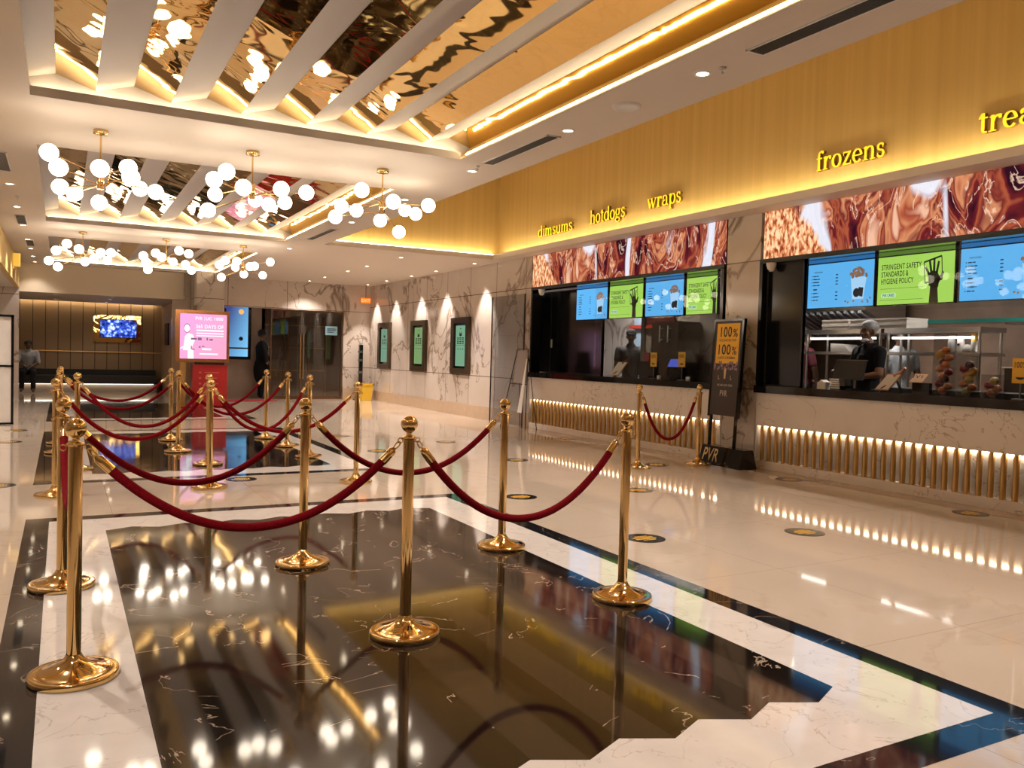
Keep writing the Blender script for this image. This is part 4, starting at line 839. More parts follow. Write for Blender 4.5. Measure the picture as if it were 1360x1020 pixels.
solo('paper_box', MB().prism([(9.05, 7.72, 1.466), (9.05, 7.42, 1.466), (9.05, 7.50, 1.56), (9.05, 7.72, 1.575)], (0.25, 0, 0)), M['card'], 'white sloping paper box on the middle steel shelf beside the staff member', 'box', (9.2, 7.6, 1.466))
cp = None
for y, h, s in ((6.02, 1.0, 'plain stack beside the tallest container'), (5.91, .92, 'stack with a small dark square'), (5.74, 1.05, 'yellow-topped stack, last in the row')):
    b = MB().lathe([(0, 0), (.046, 0), (.048, .01), (.038, .16 * h), (.036, .20 * h), (0, .20 * h)], (9.08, y, 1.466), 20)
    t = thing('cup_stack', 'upturned white paper cups on the steel shelf, ' + s, 'paper cups', (9.08, y, 1.466), 'white cup stacks'); part(t, 'cups', b, M['paper'])
    if 'dark' in s: part(t, 'logo', MB().box(9.032, 9.04, y - .012, y + .012, 1.545, 1.57), M['ink'])
    if 'yellow' in s: part(t, 'top_cup', MB().lathe([(.042, .13), (.040, .21), (0, .212)], (9.08, y, 1.466), 20), M['yellow'])
solo('paper_bowl', MB().lathe([(0, 0), (.055, 0), (.05, .05), (.03, .09), (0, .095)], (9.08, 5.83, 1.466), 20), M['paper'], 'white upturned paper bowl between two cup stacks on the steel shelf', 'bowl', (9.08, 5.83, 1.466))
h = thing('extractor_hood', 'steel extractor hood with slanting baffle bars above the kitchen shelf', 'hood', (10.2, 8.5, 1.75))
part(h, 'canopy', MB().prism([(9.75, 7.75, 2.06), (10.6, 7.75, 1.72), (10.6, 7.75, 2.6), (9.75, 7.75, 2.6)], (0, 2.1, 0)), M['steel'])
sl = MB()
for k in range(17):
    y = 7.82 + k * .12; sl.prism([(9.74, y, 2.055), (10.58, y - .0, 1.72), (10.58, y, 1.69), (9.74, y, 2.02)], (0, .045, 0))
part(h, 'baffles', sl, mat('reflected_blue_steel_baffle', (0.6, 0.65, 0.72), 0.3, 0.7))  # blue reflection of the menu screens is put into this steel colour
h = thing('glass_canopy', 'long teal glass shelf edge across the near kitchen wall', 'glass shelf', (9.75, 5.6, 1.83)); part(h, 'pane', MB().box(9.5, 9.9, 4.2, 6.95, 1.835, 1.875), mat('teal_glass_edge', (0.01, 0.12, 0.10), 0.15)); 
for y in (4.4, 5.9): part(h, 'bracket', MB().box(9.9, 10.8, y, y + .02, 1.83, 1.85), M['steel'])
part(h, 'hanger', MB().tube([(9.7, 5.5, 1.87), (9.7, 5.5, 2.9)], .006, 6), M['steel'])
t = thing('kitchen_worktop', 'dark kitchen worktop with steel edge along the brown back wall', 'worktop', (10.4, 5.2, 0)); part(t, 'top', MB().box(10.2, 10.78, 2.0, 7.2, 0.95, 1.0), M['steel']); part(t, 'cabinet', MB().box(10.25, 10.78, 2.0, 7.2, 0, 0.95), M['blackm'])
t = thing('drinks_machine', 'dark counter machine with pale front behind the second fruit container', 'machine', (8.9, 4.9, 0)); part(t, 'cabinet', MB().box(8.7, 9.3, 4.2, 5.45, 0, 1.02), M['blackm']); part(t, 'case', MB().box(8.75, 9.2, 4.3, 5.2, 1.02, 1.30), M['dark']); part(t, 'top_plate', MB().box(8.72, 9.25, 4.28, 5.22, 1.30, 1.315), M['steel'])
solo('steel_canister', MB().lathe([(0, 0), (.045, 0), (.045, .20), (.03, .215), (0, .215)], (8.3, 5.62, 1.05), 20), M['steel'], 'shiny steel canister between the two taller fruit containers', 'canister', (8.3, 5.62, 1.05))
t = thing('service_table', 'low dark preparation table right behind the near counter', 'table', (8.3, 5.5, 0)); part(t, 'top', MB().box(8.10, 8.6, 4.4, 6.2, 1.02, 1.05), M['blackm']); part(t, 'cabinet', MB().box(8.12, 8.6, 4.4, 6.2, 0, 1.02), M['blackm'])
for (x, y, z) in ((9.0, 7.5, 2.89), (9.0, 5.0, 2.89), (8.9, 11.6, 2.89)):
    s_ = {7.5: 'above the staff member', 5.0: 'above the fruit containers', 11.6: 'in the far kiosk'}[y]
    t = thing('ceiling_panel_light', 'white panel light in the kitchen ceiling, ' + s_, 'ceiling light', (x, y, 2.9)); part(t, 'frame', MB().box(x - .16, x + .16, y - .62, y + .62, z - .02, 2.9), M['white']); part(t, 'diffuser', MB().box(x - .14, x + .14, y - .6, y + .6, z - .024, z - .02), M['panel_w'])

# counter-top things, near kiosk
t = thing('till', 'black till screen seen from the back, on the counter before the staff member', 'till', (7.80, 6.42, 1.012))
part(t, 'monitor', MB().prism([(7.78, 6.60, 1.13), (7.84, 6.60, 1.345), (7.865, 6.60, 1.34), (7.815, 6.60, 1.12)], (0, -.40, 0)), M['blackm'])
part(t, 'top_edge', MB().box(7.835, 7.868, 6.19, 6.61, 1.342, 1.35), M['grey']); part(t, 'stand', MB().box(7.80, 7.85, 6.36, 6.44, 1.02, 1.18), M['black']); part(t, 'foot', MB().box(7.72, 7.92, 6.28, 6.52, 1.012, 1.028), M['black'])
t = thing('receipt_printer', 'small black printer with striped white papers beside the till', 'printer', (7.68, 6.50, 1.012)); part(t, 'case', MB().box(7.66, 7.76, 6.40, 6.52, 1.012, 1.05), M['black'])
p = MB()
for k in range(5): p.box(7.645, 7.66, 6.385 + .004 * k, 6.50 + .006 * k, 1.02 + .024 * k, 1.036 + .024 * k)
part(t, 'papers', p, M['paper'])
solo('napkin_box', MB().box(7.7, 7.8, 6.62, 6.74, 1.012, 1.085).prism([(7.7, 6.64, 1.085), (7.7, 6.72, 1.085), (7.7, 6.69, 1.11)], (.1, 0, 0)), M['paper'], 'small white napkin box by the black panel of the near kiosk', 'napkin box', (7.75, 6.68, 1.012))
def tilt_board(y, x, wd, ht, label, top):
    t = thing('menu_holder', label, 'menu holder', (x, y, 1.012))
    c, s_ = math.cos(math.radians(48)), math.sin(math.radians(48))
    o = Vector((x - .06, y + wd / 2, 1.03)); u = Vector((0, -1, 0)); v = Vector((c * .35, -c * .75, s_)).normalized()
    n = u.cross(v).normalized()
    if n.x > 0: n = -n
    q = [o, o + u * wd, o + u * wd + v * ht, o + v * ht]
    part(t, 'board', MB().prism([tuple(p_) for p_ in q], tuple(-n * .012)), mat('tan_board_edge', (0.55, 0.27, 0.12), 0.6)); 
    e = n * .002; q2 = [p_ + e for p_ in (o + u * .008 + v * .01, o + u * (wd - .008) + v * .01, o + u * (wd - .008) + v * (ht - .01), o + u * .008 + v * (ht - .01))]
    part(t, 'sheet', MB().add([tuple(p_) for p_ in q2], [(0, 1, 2, 3)]), M['paper'])
    m_ = [o + e * 2 + u * wd * a + v * ht * b_ for a, b_ in ((.35, .08), (.5, .08), (.62, .3), (.5, .3))]; part(t, 'mark', MB().add([tuple(p_) for p_ in m_], [(0, 1, 2, 3)]), mat('dark_red_print', (0.2, 0.01, 0.02), 0.5))
    part(t, 'prop', MB().prism([tuple(o + u * wd * .5 + v * ht * .9), tuple(o + u * wd * .6 + v * ht * .9), (x + .16, y - wd * .55, 1.014), (x + .16, y - wd * .4, 1.014)], (.012, 0, 0)), M['ink'])
    part(t, 'top_piece', MB().tube([tuple(o + u * wd * .55 + v * (ht - .03) - n * .02), tuple(o + u * wd * .75 + v * (ht + .04) - n * .02), tuple(o + u * wd * .85 + v * (ht + .085))], [.03, .018, .014], 10), top)
tilt_board(5.90, 7.78, .17, .22, 'tilted white menu board with red mark on the near counter, beside the till', mat('tan_wood', (0.50, 0.22, 0.09), 0.5))
tilt_board(10.80, 7.78, .24, .27, 'tilted pale menu board on the far counter, in front of the black panel edge', mat('dark_red_wood', (0.14, 0.03, 0.02), 0.5))
t = thing('offer_card', 'small white card with black letters on a stand behind the near counter', 'card', (7.95, 5.62, 1.012))
part(t, 'stand', MB().box(7.98, 8.03, 5.52, 5.72, 1.012, 1.12), M['black']); part(t, 'card', MB().prism([(7.93, 5.72, 1.125), (8.0, 5.70, 1.215), (8.005, 5.70, 1.21), (7.937, 5.72, 1.12)], (0, -.15, 0)), mat('cream_orange_card', (0.75, 0.50, 0.30), 0.6))
part(t, 'lettering', MB().text('1V1', (7.955, 5.70, 1.17), US, (.35, 0, .5), .11, .06), M['ink'])
fr_cols = {'orange': (0.75, 0.20, 0.02), 'red apple': (0.32, 0.01, 0.02), 'mango': (0.62, 0.34, 0.04), 'peach': (0.70, 0.26, 0.10), 'green apple': (0.30, 0.30, 0.05), 'plum': (0.05, 0.012, 0.015), 'lemon': (0.55, 0.42, 0.08)}
fr_mat = {k: mat(k.replace(' ', '_') + '_skin', v, 0.4, noise=0.15, nscale=14) for k, v in fr_cols.items()}
fr_proto = {}
def fruit(kind, p, r, where):
    sc_ = (1, 1, 1.35) if kind == 'mango' else (1, 1, .93); nm = kind.replace(' ', '_')
    lab = '%s in the %s clear fruit container, %s' % (kind, where[0], where[1])
    key = (kind, r)
    if key not in fr_proto:
        t = thing(nm, lab, 'fruit', p, 'fruit in the %s container' % where[0]); a, b_ = (MB().lathe([(0, r * .82 * sc_[2]), (r * .12, r * .80 * sc_[2]), (r * .35, r * .93 * sc_[2]), (r * .7, r * .74 * sc_[2]), (r * .96, r * .3 * sc_[2]), (r, -.02), (r * .93, -r * .4 * sc_[2]), (r * .6, -r * .8 * sc_[2]), (r * .2, -r * .97 * sc_[2]), (0, -r * .9 * sc_[2])], n=18), None)
        part(t, 'flesh', a, fr_mat[kind], local=True); part(t, 'stem', MB().tube([(0, 0, r * .78 * sc_[2]), (.004, 0, r * 1.12 * sc_[2])], .0025, 6), M['dark'], local=True); fr_proto[key] = t
    else: t = dup(fr_proto[key], p, lab, 'fruit in the %s container' % where[0])
    if kind == 'mango': t.rotation_euler = (0.6, 0.2, 0)
def container(y, hgt, wd, name, fruits, r):
    x = 7.74
    t = thing('fruit_container', '%s square clear container of mixed fruit on the near counter' % name, 'container', (x, y, 1.012), 'clear fruit containers')
    wl_ = MB(); h2 = wd / 2
    for a in ((x - h2, x - h2 + .003, y - h2, y + h2), (x + h2 - .003, x + h2, y - h2, y + h2), (x - h2, x + h2, y - h2, y - h2 + .003), (x - h2, x + h2, y + h2 - .003, y + h2)): wl_.box(*a, 1.012, 1.012 + hgt)
    part(t, 'wall', wl_, M['acrylic']); part(t, 'bottom', MB().box(x - h2, x + h2, y - h2, y + h2, 1.012, 1.017), M['acrylic'])
    names = ['at the bottom', 'second from the bottom', 'third from the bottom', 'fourth from the bottom', 'fifth from the bottom', 'sixth from the bottom', 'seventh from the bottom', 'eighth from the bottom', 'ninth from the bottom', 'tenth from the bottom', 'eleventh from the bottom', 'at the very top']
    z = 1.018 + r
    for i, k in enumerate(fruits):
        a = (i * 2.4); s_ = (-1 if i % 2 else 1); off = h2 - r - .006
        fruit(k, (x + (off if i % 4 < 2 else -off) * .9, y + s_ * off, z), r, (name, names[i])); z += r * (0.78 if i % 2 else 1.02)
container(5.20, .615, .150, 'tallest', ['orange', 'peach', 'red apple', 'plum', 'orange', 'red apple', 'peach', 'orange', 'plum', 'peach', 'mango', 'orange'], .040)
container(4.95, .42, .150, 'middle-sized', ['green apple', 'orange', 'peach', 'lemon', 'peach', 'mango', 'red apple', 'plum'], .041)
container(4.70, .22, .145, 'smallest', ['orange', 'peach', 'red apple', 'lemon'], .041)
def small_poster(x, y, z, wd, ht, label, base=1.012, lines=True):
    t = thing('leaflet_stand', label, 'poster', (x, y, base)); part(t, 'pole', MB().box(x + .004, x + .014, y - .006, y + .006, base, z), M['grey']); part(t, 'foot', MB().box(x - .04, x + .05, y - .05, y + .05, base, base + .006), M['grey'])
    part(t, 'sheet', MB().box(x, x + .004, y - wd / 2, y + wd / 2, z, z + ht), M['yellow'])
    tx = MB().text('100%', (x - .001, y + wd * .36, z + ht * .62), US, VS, wd * .72, ht * .24).flat((x - .001, y, z), US, VS, arc(0, ht * .3, wd * .3, ht * .16, 200, 340, 10))
    part(t, 'print', tx, M['ink'])
small_poster(7.72, 4.44, 1.16, .15, .23, 'yellow leaflet on a stand at the edge of view on the near counter')
small_poster(7.75, 9.84, 1.19, .15, .21, 'yellow leaflet on the far counter, beside the black monitor')
small_poster(7.75, 9.20, 1.20, .15, .21, 'yellow leaflet on the far counter, before the glass door handles')

# ------------------------------------------------------------------ far kiosk interior
t = thing('monitor', 'black monitor on the far counter with a dark red box on top', 'monitor', (7.85, 10.1, 1.012)); part(t, 'casing', MB().box(7.82, 7.90, 9.90, 10.33, 1.05, 1.265), M['black']); part(t, 'foot', MB().box(7.78, 7.95, 10.0, 10.22, 1.012, 1.05), M['black'])
solo('popcorn_box', MB().prism([(7.83, 10.17, 1.266), (7.83, 10.06, 1.266), (7.83, 10.045, 1.40), (7.83, 10.185, 1.40)], (.06, 0, 0)), mat('dark_red_box', (0.20, 0.02, 0.03), 0.6), 'small dark red box standing on the black monitor in the far kiosk', 'box', (7.86, 10.11, 1.266))
t = thing('till', 'till with blue glowing screen on the far counter between two yellow leaflets', 'till', (7.9, 9.5, 1.012)); part(t, 'case', MB().box(7.88, 8.0, 9.36, 9.68, 1.04, 1.20), M['black']); part(t, 'screen', MB().prism([(7.87, 9.66, 1.20), (7.93, 9.66, 1.31), (7.94, 9.66, 1.305), (7.88, 9.66, 1.195)], (0, -.28, 0)), emit_mat('violet_screen', (0.04, 0.05, 0.22), 1.0)); part(t, 'foot', MB().box(7.86, 8.02, 9.4, 9.6, 1.012, 1.04), M['black'])
for y, s_ in ((9.66, 'under the blue till'), (9.02, 'by the kiosk edge')): solo('receipt_roll', MB().lathe([(0, 0), (.03, 0), (.03, .05), (.012, .055), (0, .055)], (7.72, y, 1.012), 16), M['paper'], 'white paper roll on the far counter, ' + s_, 'paper roll', (7.72, y, 1.012), 'paper rolls')
t = thing('glass_door', 'glass kitchen doors with two steel pull handles in the far kiosk', 'door', (8.7, 10.3, 0)); 
dr = Vector((8.35, 10.95, 0)); de = Vector((8.75, 9.42, 0)); dv = (de - dr)
part(t, 'frame', MB().prism([tuple(dr), tuple(dr + dv * .04), tuple(dr + dv * .04 + Vector((.05, .01, 0))), tuple(dr + Vector((.05, .01, 0)))], (0, 0, 2.1)).prism([tuple(dr + dv * .96), tuple(de), tuple(de + Vector((.05, .01, 0))), tuple(dr + dv * .96 + Vector((.05, .01, 0)))], (0, 0, 2.1)).prism([tuple(dr + Vector((0, 0, 2.05))), tuple(de + Vector((0, 0, 2.05))), tuple(de + Vector((.05, .01, 2.05))), tuple(dr + Vector((.05, .01, 2.05)))], (0, 0, .06)), M['grey'])
part(t, 'pane', MB().prism([tuple(dr), tuple(de), tuple(de + Vector((.008, .001, 0))), tuple(dr + Vector((.008, .001, 0)))], (0, 0, 2.05)), M['glass_dark'])
for a in (.27, .37):
    q = dr + dv * a + Vector((-.05, 0, 0)); part(t, 'handle', MB().tube([(q.x, q.y, 1.58), (q.x, q.y, 1.84)], .012, 10).tube([(q.x, q.y, 1.62), (q.x + .05, q.y, 1.62)], .007, 8).tube([(q.x, q.y, 1.80), (q.x + .05, q.y, 1.80)], .007, 8), M['steel'])
t = thing('notice_board', 'dark red notice sign with pale words above the far kitchen doorway', 'sign', (9.45, 12.0, 1.9)); part(t, 'board', MB().box(9.44, 9.49, 11.45, 12.35, 1.96, 2.14), mat('dark_red_sign', (0.07, 0.012, 0.01), 0.5)); part(t, 'words', MB().text('PLEASE ORDER HERE', (9.438, 12.1, 2.06), US, VS, .6, .05), M['paper'])
solo('red_rail', MB().box(9.40, 9.46, 11.7, 12.7, 1.87, 1.93), mat('red_paint', (0.42, 0.03, 0.015), 0.5), 'red horizontal rail on the pantry wall behind the cap-wearing person', 'rail', (9.43, 12.2, 1.87))
solo('blue_light_panel', MB().box(9.46, 9.49, 12.30, 12.62, 0.0, 2.3), mat('pale_blue_panel', (0.30, 0.42, 0.55), 0.4), 'pale blue upright panel on the pantry wall of the far kiosk', 'panel', (9.47, 12.46, 0))
solo('dark_cupboard', MB().box(9.0, 9.48, 10.80, 11.5, 0, 1.95), M['dark'], 'tall dark brown cupboard behind the glass doors of the far kiosk', 'cupboard', (9.25, 11.1, 0))

# ------------------------------------------------------------------ advertising stand by the pillar
t = thing('advertising_stand', 'tall black advertising stand with yellow 100% poster, before the marble pillar', 'stand', (7.15, 7.66, 0)); 
o0 = Vector((7.235, 8.07, 0)); uu = Vector((-.0998, -.995, 0)).normalized(); nn = Vector((-.995, .0998, 0)); lean = Vector((.05, -.005, 1)).normalized()
def pt(a, z, d=0.0): return tuple(o0 + uu * a + lean * z + nn * d)
def slab(a0, a1, z0, z1, d0, d1): return MB().add([pt(a, z, d) for d in (d0, d1) for z in (z0, z1) for a in (a0, a1)], [(0, 1, 3, 2), (4, 6, 7, 5), (0, 4, 5, 1), (2, 3, 7, 6), (0, 2, 6, 4), (1, 5, 7, 3)])
part(t, 'board', slab(.0, .55, .62, 1.80, -.03, .0), M['dark']); part(t, 'frame', slab(-.02, .012, .60, 1.82, -.035, .006), M['black'])
part(t, 'frame', slab(.54, .575, .60, 1.82, -.035, .006), M['black']); part(t, 'frame', slab(-.02, .575, 1.80, 1.825, -.035, .006), M['black'])
for a in (.02, .515): part(t, 'post', slab(a, a + .03, .05, .62, -.03, .0), M['black'])
part(t, 'base', MB().prism([(7.17, 8.13, 0), (7.46, 8.13, 0), (7.36, 8.10, .235), (7.21, 8.10, .235)], (-.07, -.80, 0)), M['black'])
lo = Vector((7.168, 8.06, .045)); part(t, 'lettering', MB().text('PVR', tuple(lo), (-.0875, -1, 0), (.17, -.18, 1), .30, .16), M['goldink'])
ps_ = slab(.055, .50, 1.27, 1.77, 0, .002)
part(t, 'yellow_poster', ps_, M['yellow'])
fx = lambda a, z: pt(a, z, .0035)
U_, V_ = tuple(uu), tuple(lean); tx = MB()
tx.text('100', fx(.13, 1.60), U_, V_, .22, .13).text('%', fx(.375, 1.60), U_, V_, .09, .10).text('VACCINATED STAFF', fx(.11, 1.545), U_, V_, .34, .03)
tx.text('100', fx(.11, 1.38), U_, V_, .24, .13).text('%', fx(.375, 1.38), U_, V_, .09, .10).text('SAFE CINEMA', fx(.11, 1.325), U_, V_, .34, .032)
part(t, 'poster_words', tx, M['ink'])
rr = random.Random(5); cr = MB()
for i in range(34):
    a = .05 + rr.random() * .45; z = 1.20 + rr.random() * .085; cr.flat(fx(a, z), U_, V_, arc(0, 0, .016, .022, 0, 330, 7))
part(t, 'crowd_picture', cr, mat('pinkish_print', (0.30, 0.20, 0.24), 0.6, noise=0.9, nscale=70))
w_ = MB().text('WE ARE NOW OPEN', fx(.13, .985), U_, V_, .30, .028).text('PVR', fx(.20, .86), U_, V_, .14, .075); part(t, 'white_words', w_, mat('pale_print', (0.55, 0.48, 0.40), 0.6))
tr = MB().flat(fx(.255, 1.08), U_, V_, [(0, 0), (.03, 0), (.04, .13), (-.01, .13)]); 
for a in (.14, .38): tr.flat(fx(a, 1.07), U_, V_, [(0, 0), (.03, 0), (.03, .008), (.008, .008), (.008, .05), (0, .05)])
part(t, 'trophy_picture', tr, M['goldink'])

# ------------------------------------------------------------------ smoked glass, folding easel, wall screens, bin
t = thing('smoked_glass_panel', 'tall smoked glass panel against the marble wall, between wall screens and far counter', 'glass panel', (7.42, 13.8, 0.0)); part(t, 'pane', MB().box(7.415, 7.425, 13.22, 14.50, 0.02, 2.44), M['glass_grey']); part(t, 'edge', MB().box(7.41, 7.43, 14.50, 14.515, 0, 2.44).box(7.41, 7.43, 13.205, 13.22, 0, 2.44), M['dark'])
t = thing('folding_easel', 'thin black folding poster easel leaning beside the end of the far counter', 'easel', (7.2, 12.95, 0))
def leg3(p, q, r=.008): return MB().tube([p, q], r, 8)
for p_, q_ in (((7.05, 13.35, 0), (7.22, 13.08, 1.42)), ((7.12, 12.55, 0), (7.22, 12.68, 1.42)), ((7.38, 12.60, 0), (7.23, 12.72, 1.40)), ((7.40, 13.25, 0), (7.23, 13.02, 1.40))): part(t, 'leg', leg3(p_, q_), M['black'])
part(t, 'crossbar', leg3((7.22, 13.08, 1.42), (7.22, 12.68, 1.42)), M['black']); part(t, 'crossbar', leg3((7.15, 13.2, .80), (7.17, 12.61, .80)), M['black']); part(t, 'sheet', MB().prism([(7.17, 13.13, .82), (7.19, 12.66, .82), (7.23, 12.71, 1.40), (7.225, 13.05, 1.40)], (.004, 0, 0)), mat('grey_sheet', (0.28, 0.25, 0.24), 0.5))
part(t, 'white_strip', MB().prism([(7.10, 12.82, .30), (7.10, 12.66, .30), (7.21, 12.70, 1.25), (7.21, 12.73, 1.25)], (.004, 0, 0)), M['paper'])
def poster_screen(y0, y1, label, bright):
    t = thing('wall_screen', label, 'wall screen', (7.46, (y0 + y1) / 2, .885), 'upright screens in bronze frames'); z0, z1 = .885, 2.09
    f = MB().box(7.43, 7.5, y0, y1, z1 - .12, z1).box(7.43, 7.5, y0, y1, z0, z0 + .12).box(7.43, 7.5, y0, y0 + .15, z0 + .12, z1 - .12).box(7.43, 7.5, y1 - .15, y1, z0 + .12, z1 - .12)
    part(t, 'frame', f, mat('bronze_frame', (0.075, 0.048, 0.024), 0.3, 0.5)); part(t, 'bezel', MB().box(7.47, 7.498, y0 + .14, y1 - .14, z0 + .11, z1 - .11), M['black'])
    sy0, sy1, sz0, sz1 = y0 + .20, y1 - .20, z0 + .17, z1 - .17
    part(t, 'screen', MB().box(7.466, 7.47, sy0, sy1, sz0, sz1), bright)
    o = (7.464, sy1, sz0); W, H = sy1 - sy0, sz1 - sz0; tx = MB()
    tx.flat(o, US, VS, [(W * .38, H * .74), (W * .62, H * .74), (W * .60, H * .86), (W * .53, H * .80), (W * .47, H * .80), (W * .40, H * .86)]).flat(o, US, VS, arc(W * .5, H * .92, W * .05, H * .015, 0, 330, 8))
    for k in range(4):
        for j in range(3): tx.flat(o, US, VS, [(W * (.15 + .25 * j), H * (.68 - .045 * k)), (W * (.33 + .25 * j), H * (.68 - .045 * k)), (W * (.33 + .25 * j), H * (.705 - .045 * k)), (W * (.15 + .25 * j), H * (.705 - .045 * k))])
    for j in range(3): tx.flat(o, US, VS, [(W * (.2 + .25 * j), H * .41), (W * (.3 + .25 * j), H * .41), (W * (.3 + .25 * j), H * .43), (W * (.2 + .25 * j), H * .43)])
    tx.flat(o, US, VS, [(W * .05, H * .515), (W * .95, H * .515), (W * .95, H * .522), (W * .05, H * .522)])
    part(t, 'printed_notice', tx, scr_ink)
s1 = emit_mat('pale_green_display', (0.20, 0.36, 0.24), 0.45); s2 = emit_mat('lime_display', (0.22, 0.37, 0.15), 0.45); s3 = emit_mat('mint_display', (0.21, 0.42, 0.26), 0.45)
poster_screen(20.34, 21.25, 'green upright wall screen in bronze frame, farthest of three, beside the exit corner', s1)
poster_screen(17.95, 18.88, 'green upright wall screen in bronze frame, middle of three on the marble wall', s2)
poster_screen(15.60, 16.50, 'green upright wall screen in bronze frame, nearest of three on the marble wall', s3)
t = thing('waste_bin', 'yellow tapered waste bin on the floor in the corner under the exit sign', 'bin', (7.20, 21.45, 0)); 
part(t, 'body', MB().prism([(7.08, 21.33, 0), (7.32, 21.33, 0), (7.32, 21.57, 0), (7.08, 21.57, 0)], (0, 0, .01)).add([(7.08, 21.33, 0), (7.32, 21.33, 0), (7.32, 21.57, 0), (7.08, 21.57, 0), (7.04, 21.29, .43), (7.36, 21.29, .43), (7.36, 21.61, .43), (7.04, 21.61, .43)], [(0, 1, 5, 4), (1, 2, 6, 5), (2, 3, 7, 6), (3, 0, 4, 7)]), M['yplastic'])
part(t, 'rim', MB().box(7.02, 7.38, 21.27, 21.31, .42, .46).box(7.02, 7.38, 21.59, 21.63, .42, .46).box(7.02, 7.06, 21.27, 21.63, .42, .46).box(7.34, 7.38, 21.27, 21.63, .42, .46), M['yplastic'])
t = thing('card_totem', 'slim tall black stand with small fittings in the corner behind the yellow bin', 'stand', (7.18, 21.85, 0)); part(t, 'pole', MB().box(7.13, 7.23, 21.82, 21.90, .02, 1.50), M['black']); part(t, 'foot', MB().box(7.02, 7.34, 21.75, 21.98, 0, .02), M['black'])
for z in (.72, 1.05, 1.28): part(t, 'bracket', MB().box(7.09, 7.20, 21.78, 21.82, z, z + .06), M['grey'])
t = thing('exit_sign', 'glowing orange EXIT sign hanging on a rod in the corner of the marble walls', 'sign', (7.27, 21.8, 2.62)); part(t, 'rod', MB().tube([(7.27, 21.8, 2.78), (7.27, 21.8, CEIL)], .008, 8), M['blackm'])
part(t, 'panel', MB().box(7.13, 7.41, 21.79, 21.81, 2.63, 2.78), emit_mat('orange_sign_glow', (0.95, 0.16, 0.01), 0.7)); part(t, 'letters', MB().text('EXIT', (7.15, 21.787, 2.665), UF, VF, .24, .08), emit_mat('pale_sign_letters', (1.0, 0.62, 0.25), 0.7))

# ------------------------------------------------------------------ lobby beyond the glass
t = thing('advert_screen', 'tall blue glowing screen on the dark grey wall beside the red kiosk', 'screen', (4.0, 22.7, 1.1)); part(t, 'casing', MB().box(3.60, 4.42, 22.68, 22.785, 1.02, 2.44), M['black'])
def grad(name, axis_lo, axis_hi, c0, c1, s):
    m, N, L, b = new_mat(name); N.remove(b); tc = N.new('ShaderNodeTexCoord'); sp = N.new('ShaderNodeSeparateXYZ'); L.new(tc.outputs['Generated'], sp.inputs[0])
    a = math_node(N, L, 'ADD', math_node(N, L, 'MULTIPLY', sp.outputs[0], 0.6), math_node(N, L, 'MULTIPLY', math_node(N, L, 'SUBTRACT', 1.0, sp.outputs[2]), 0.4))
    r = ramp(N, [(axis_lo, c0), (axis_hi, c1)]); L.new(a, r.inputs[0]); e = N.new('ShaderNodeEmission'); e.inputs[1].default_value = s; L.new(r.outputs[0], e.inputs[0]); L.new(e.outputs[0], N['Material Output'].inputs[0]); return m
part(t, 'screen', MB().box(3.66, 4.34, 22.675, 22.68, 1.10, 2.40), grad('blue_advert', 0.2, 0.95, (0.06, 0.07, 0.25), (0.22, 0.62, 1.0), 0.5))
lg = MB().flat((3.66, 22.672, 1.10), UF, VF, [(0, .20), (.68, .20), (.68, .24), (0, .24)]).flat((3.66, 22.672, 1.10), UF, VF, arc(.50, .47, .055, .055, 0, 345, 14)).flat((3.66, 22.672, 1.10), UF, VF, [(.0, 1.16), (.12, 1.10), (.12, 1.25), (.0, 1.28)]); part(t, 'printed_marks', lg, scr_ink)
part(t, 'ring_logo', MB().flat((3.66, 22.672, 1.10), UF, VF, arc(.50, 1.18, .07, .07, 0, 345, 16)), emit_mat('amber_mark', (0.5, 0.25, 0.08), 1.0))
g_ = thing('lattice_gate', 'dark metal lattice gate seen through the smoked lobby glass', 'gate', (5.8, 23.6, 0)); lt = MB()
for k in range(-14, 22):
    x0 = 4.9 + k * .09
    for sg in (0, 1):
        p_, q_ = ((x0, 0.75), (x0 + 1.25, 2.0)) if sg == 0 else ((x0 + 1.25, 0.75), (x0, 2.0))
        def cl(p, q):
            (xa, za), (xb, zb) = p, q; lo_, hi_ = 4.9, 6.7
            def f(x, z, X): return (X, z + (zb - za) * (X - x) / (xb - xa))
            a, b_ = (xa, za), (xb, zb)
            if a[0] > b_[0]: a, b_ = b_, a
            if b_[0] < lo_ or a[0] > hi_: return None
            sl_ = (b_[1] - a[1]) / (b_[0] - a[0])
            if a[0] < lo_: a = (lo_, a[1] + sl_ * (lo_ - a[0]))
            if b_[0] > hi_: b_ = (hi_, b_[1] + sl_ * (hi_ - b_[0]))
            return a, b_
        c_ = cl(p_, q_)
        if c_: lt.tube([(c_[0][0], 23.6, c_[0][1]), (c_[1][0], 23.6, c_[1][1])], .006, 4)
part(g_, 'lattice', lt, M['grey']); fr_ = MB()
for x in (4.9, 5.5, 5.62, 6.2, 6.7): fr_.box(x - .015, x + .015, 23.58, 23.62, 0, 2.02)
fr_.box(4.9, 6.7, 23.58, 23.62, 1.99, 2.02).box(4.9, 6.7, 23.58, 23.62, 1.36, 1.39).box(4.9, 6.7, 23.58, 23.62, .72, .75); part(g_, 'frame', fr_, M['brass_dull'])
t = thing('notice', 'pale blue notice stuck on the lobby glass near the marble pillar', 'notice', (6.44, 22.19, 1.74)); part(t, 'sheet', MB().box(6.28, 6.61, 22.186, 22.196, 1.74, 1.98), mat('pale_blue_paper', (0.22, 0.40, 0.50), 0.5)); part(t, 'words', MB().box(6.33, 6.56, 22.183, 22.185, 1.90, 1.92).box(6.33, 6.56, 22.183, 22.185, 1.86, 1.88).box(6.33, 6.50, 22.183, 22.185, 1.81, 1.83), M['ink'])
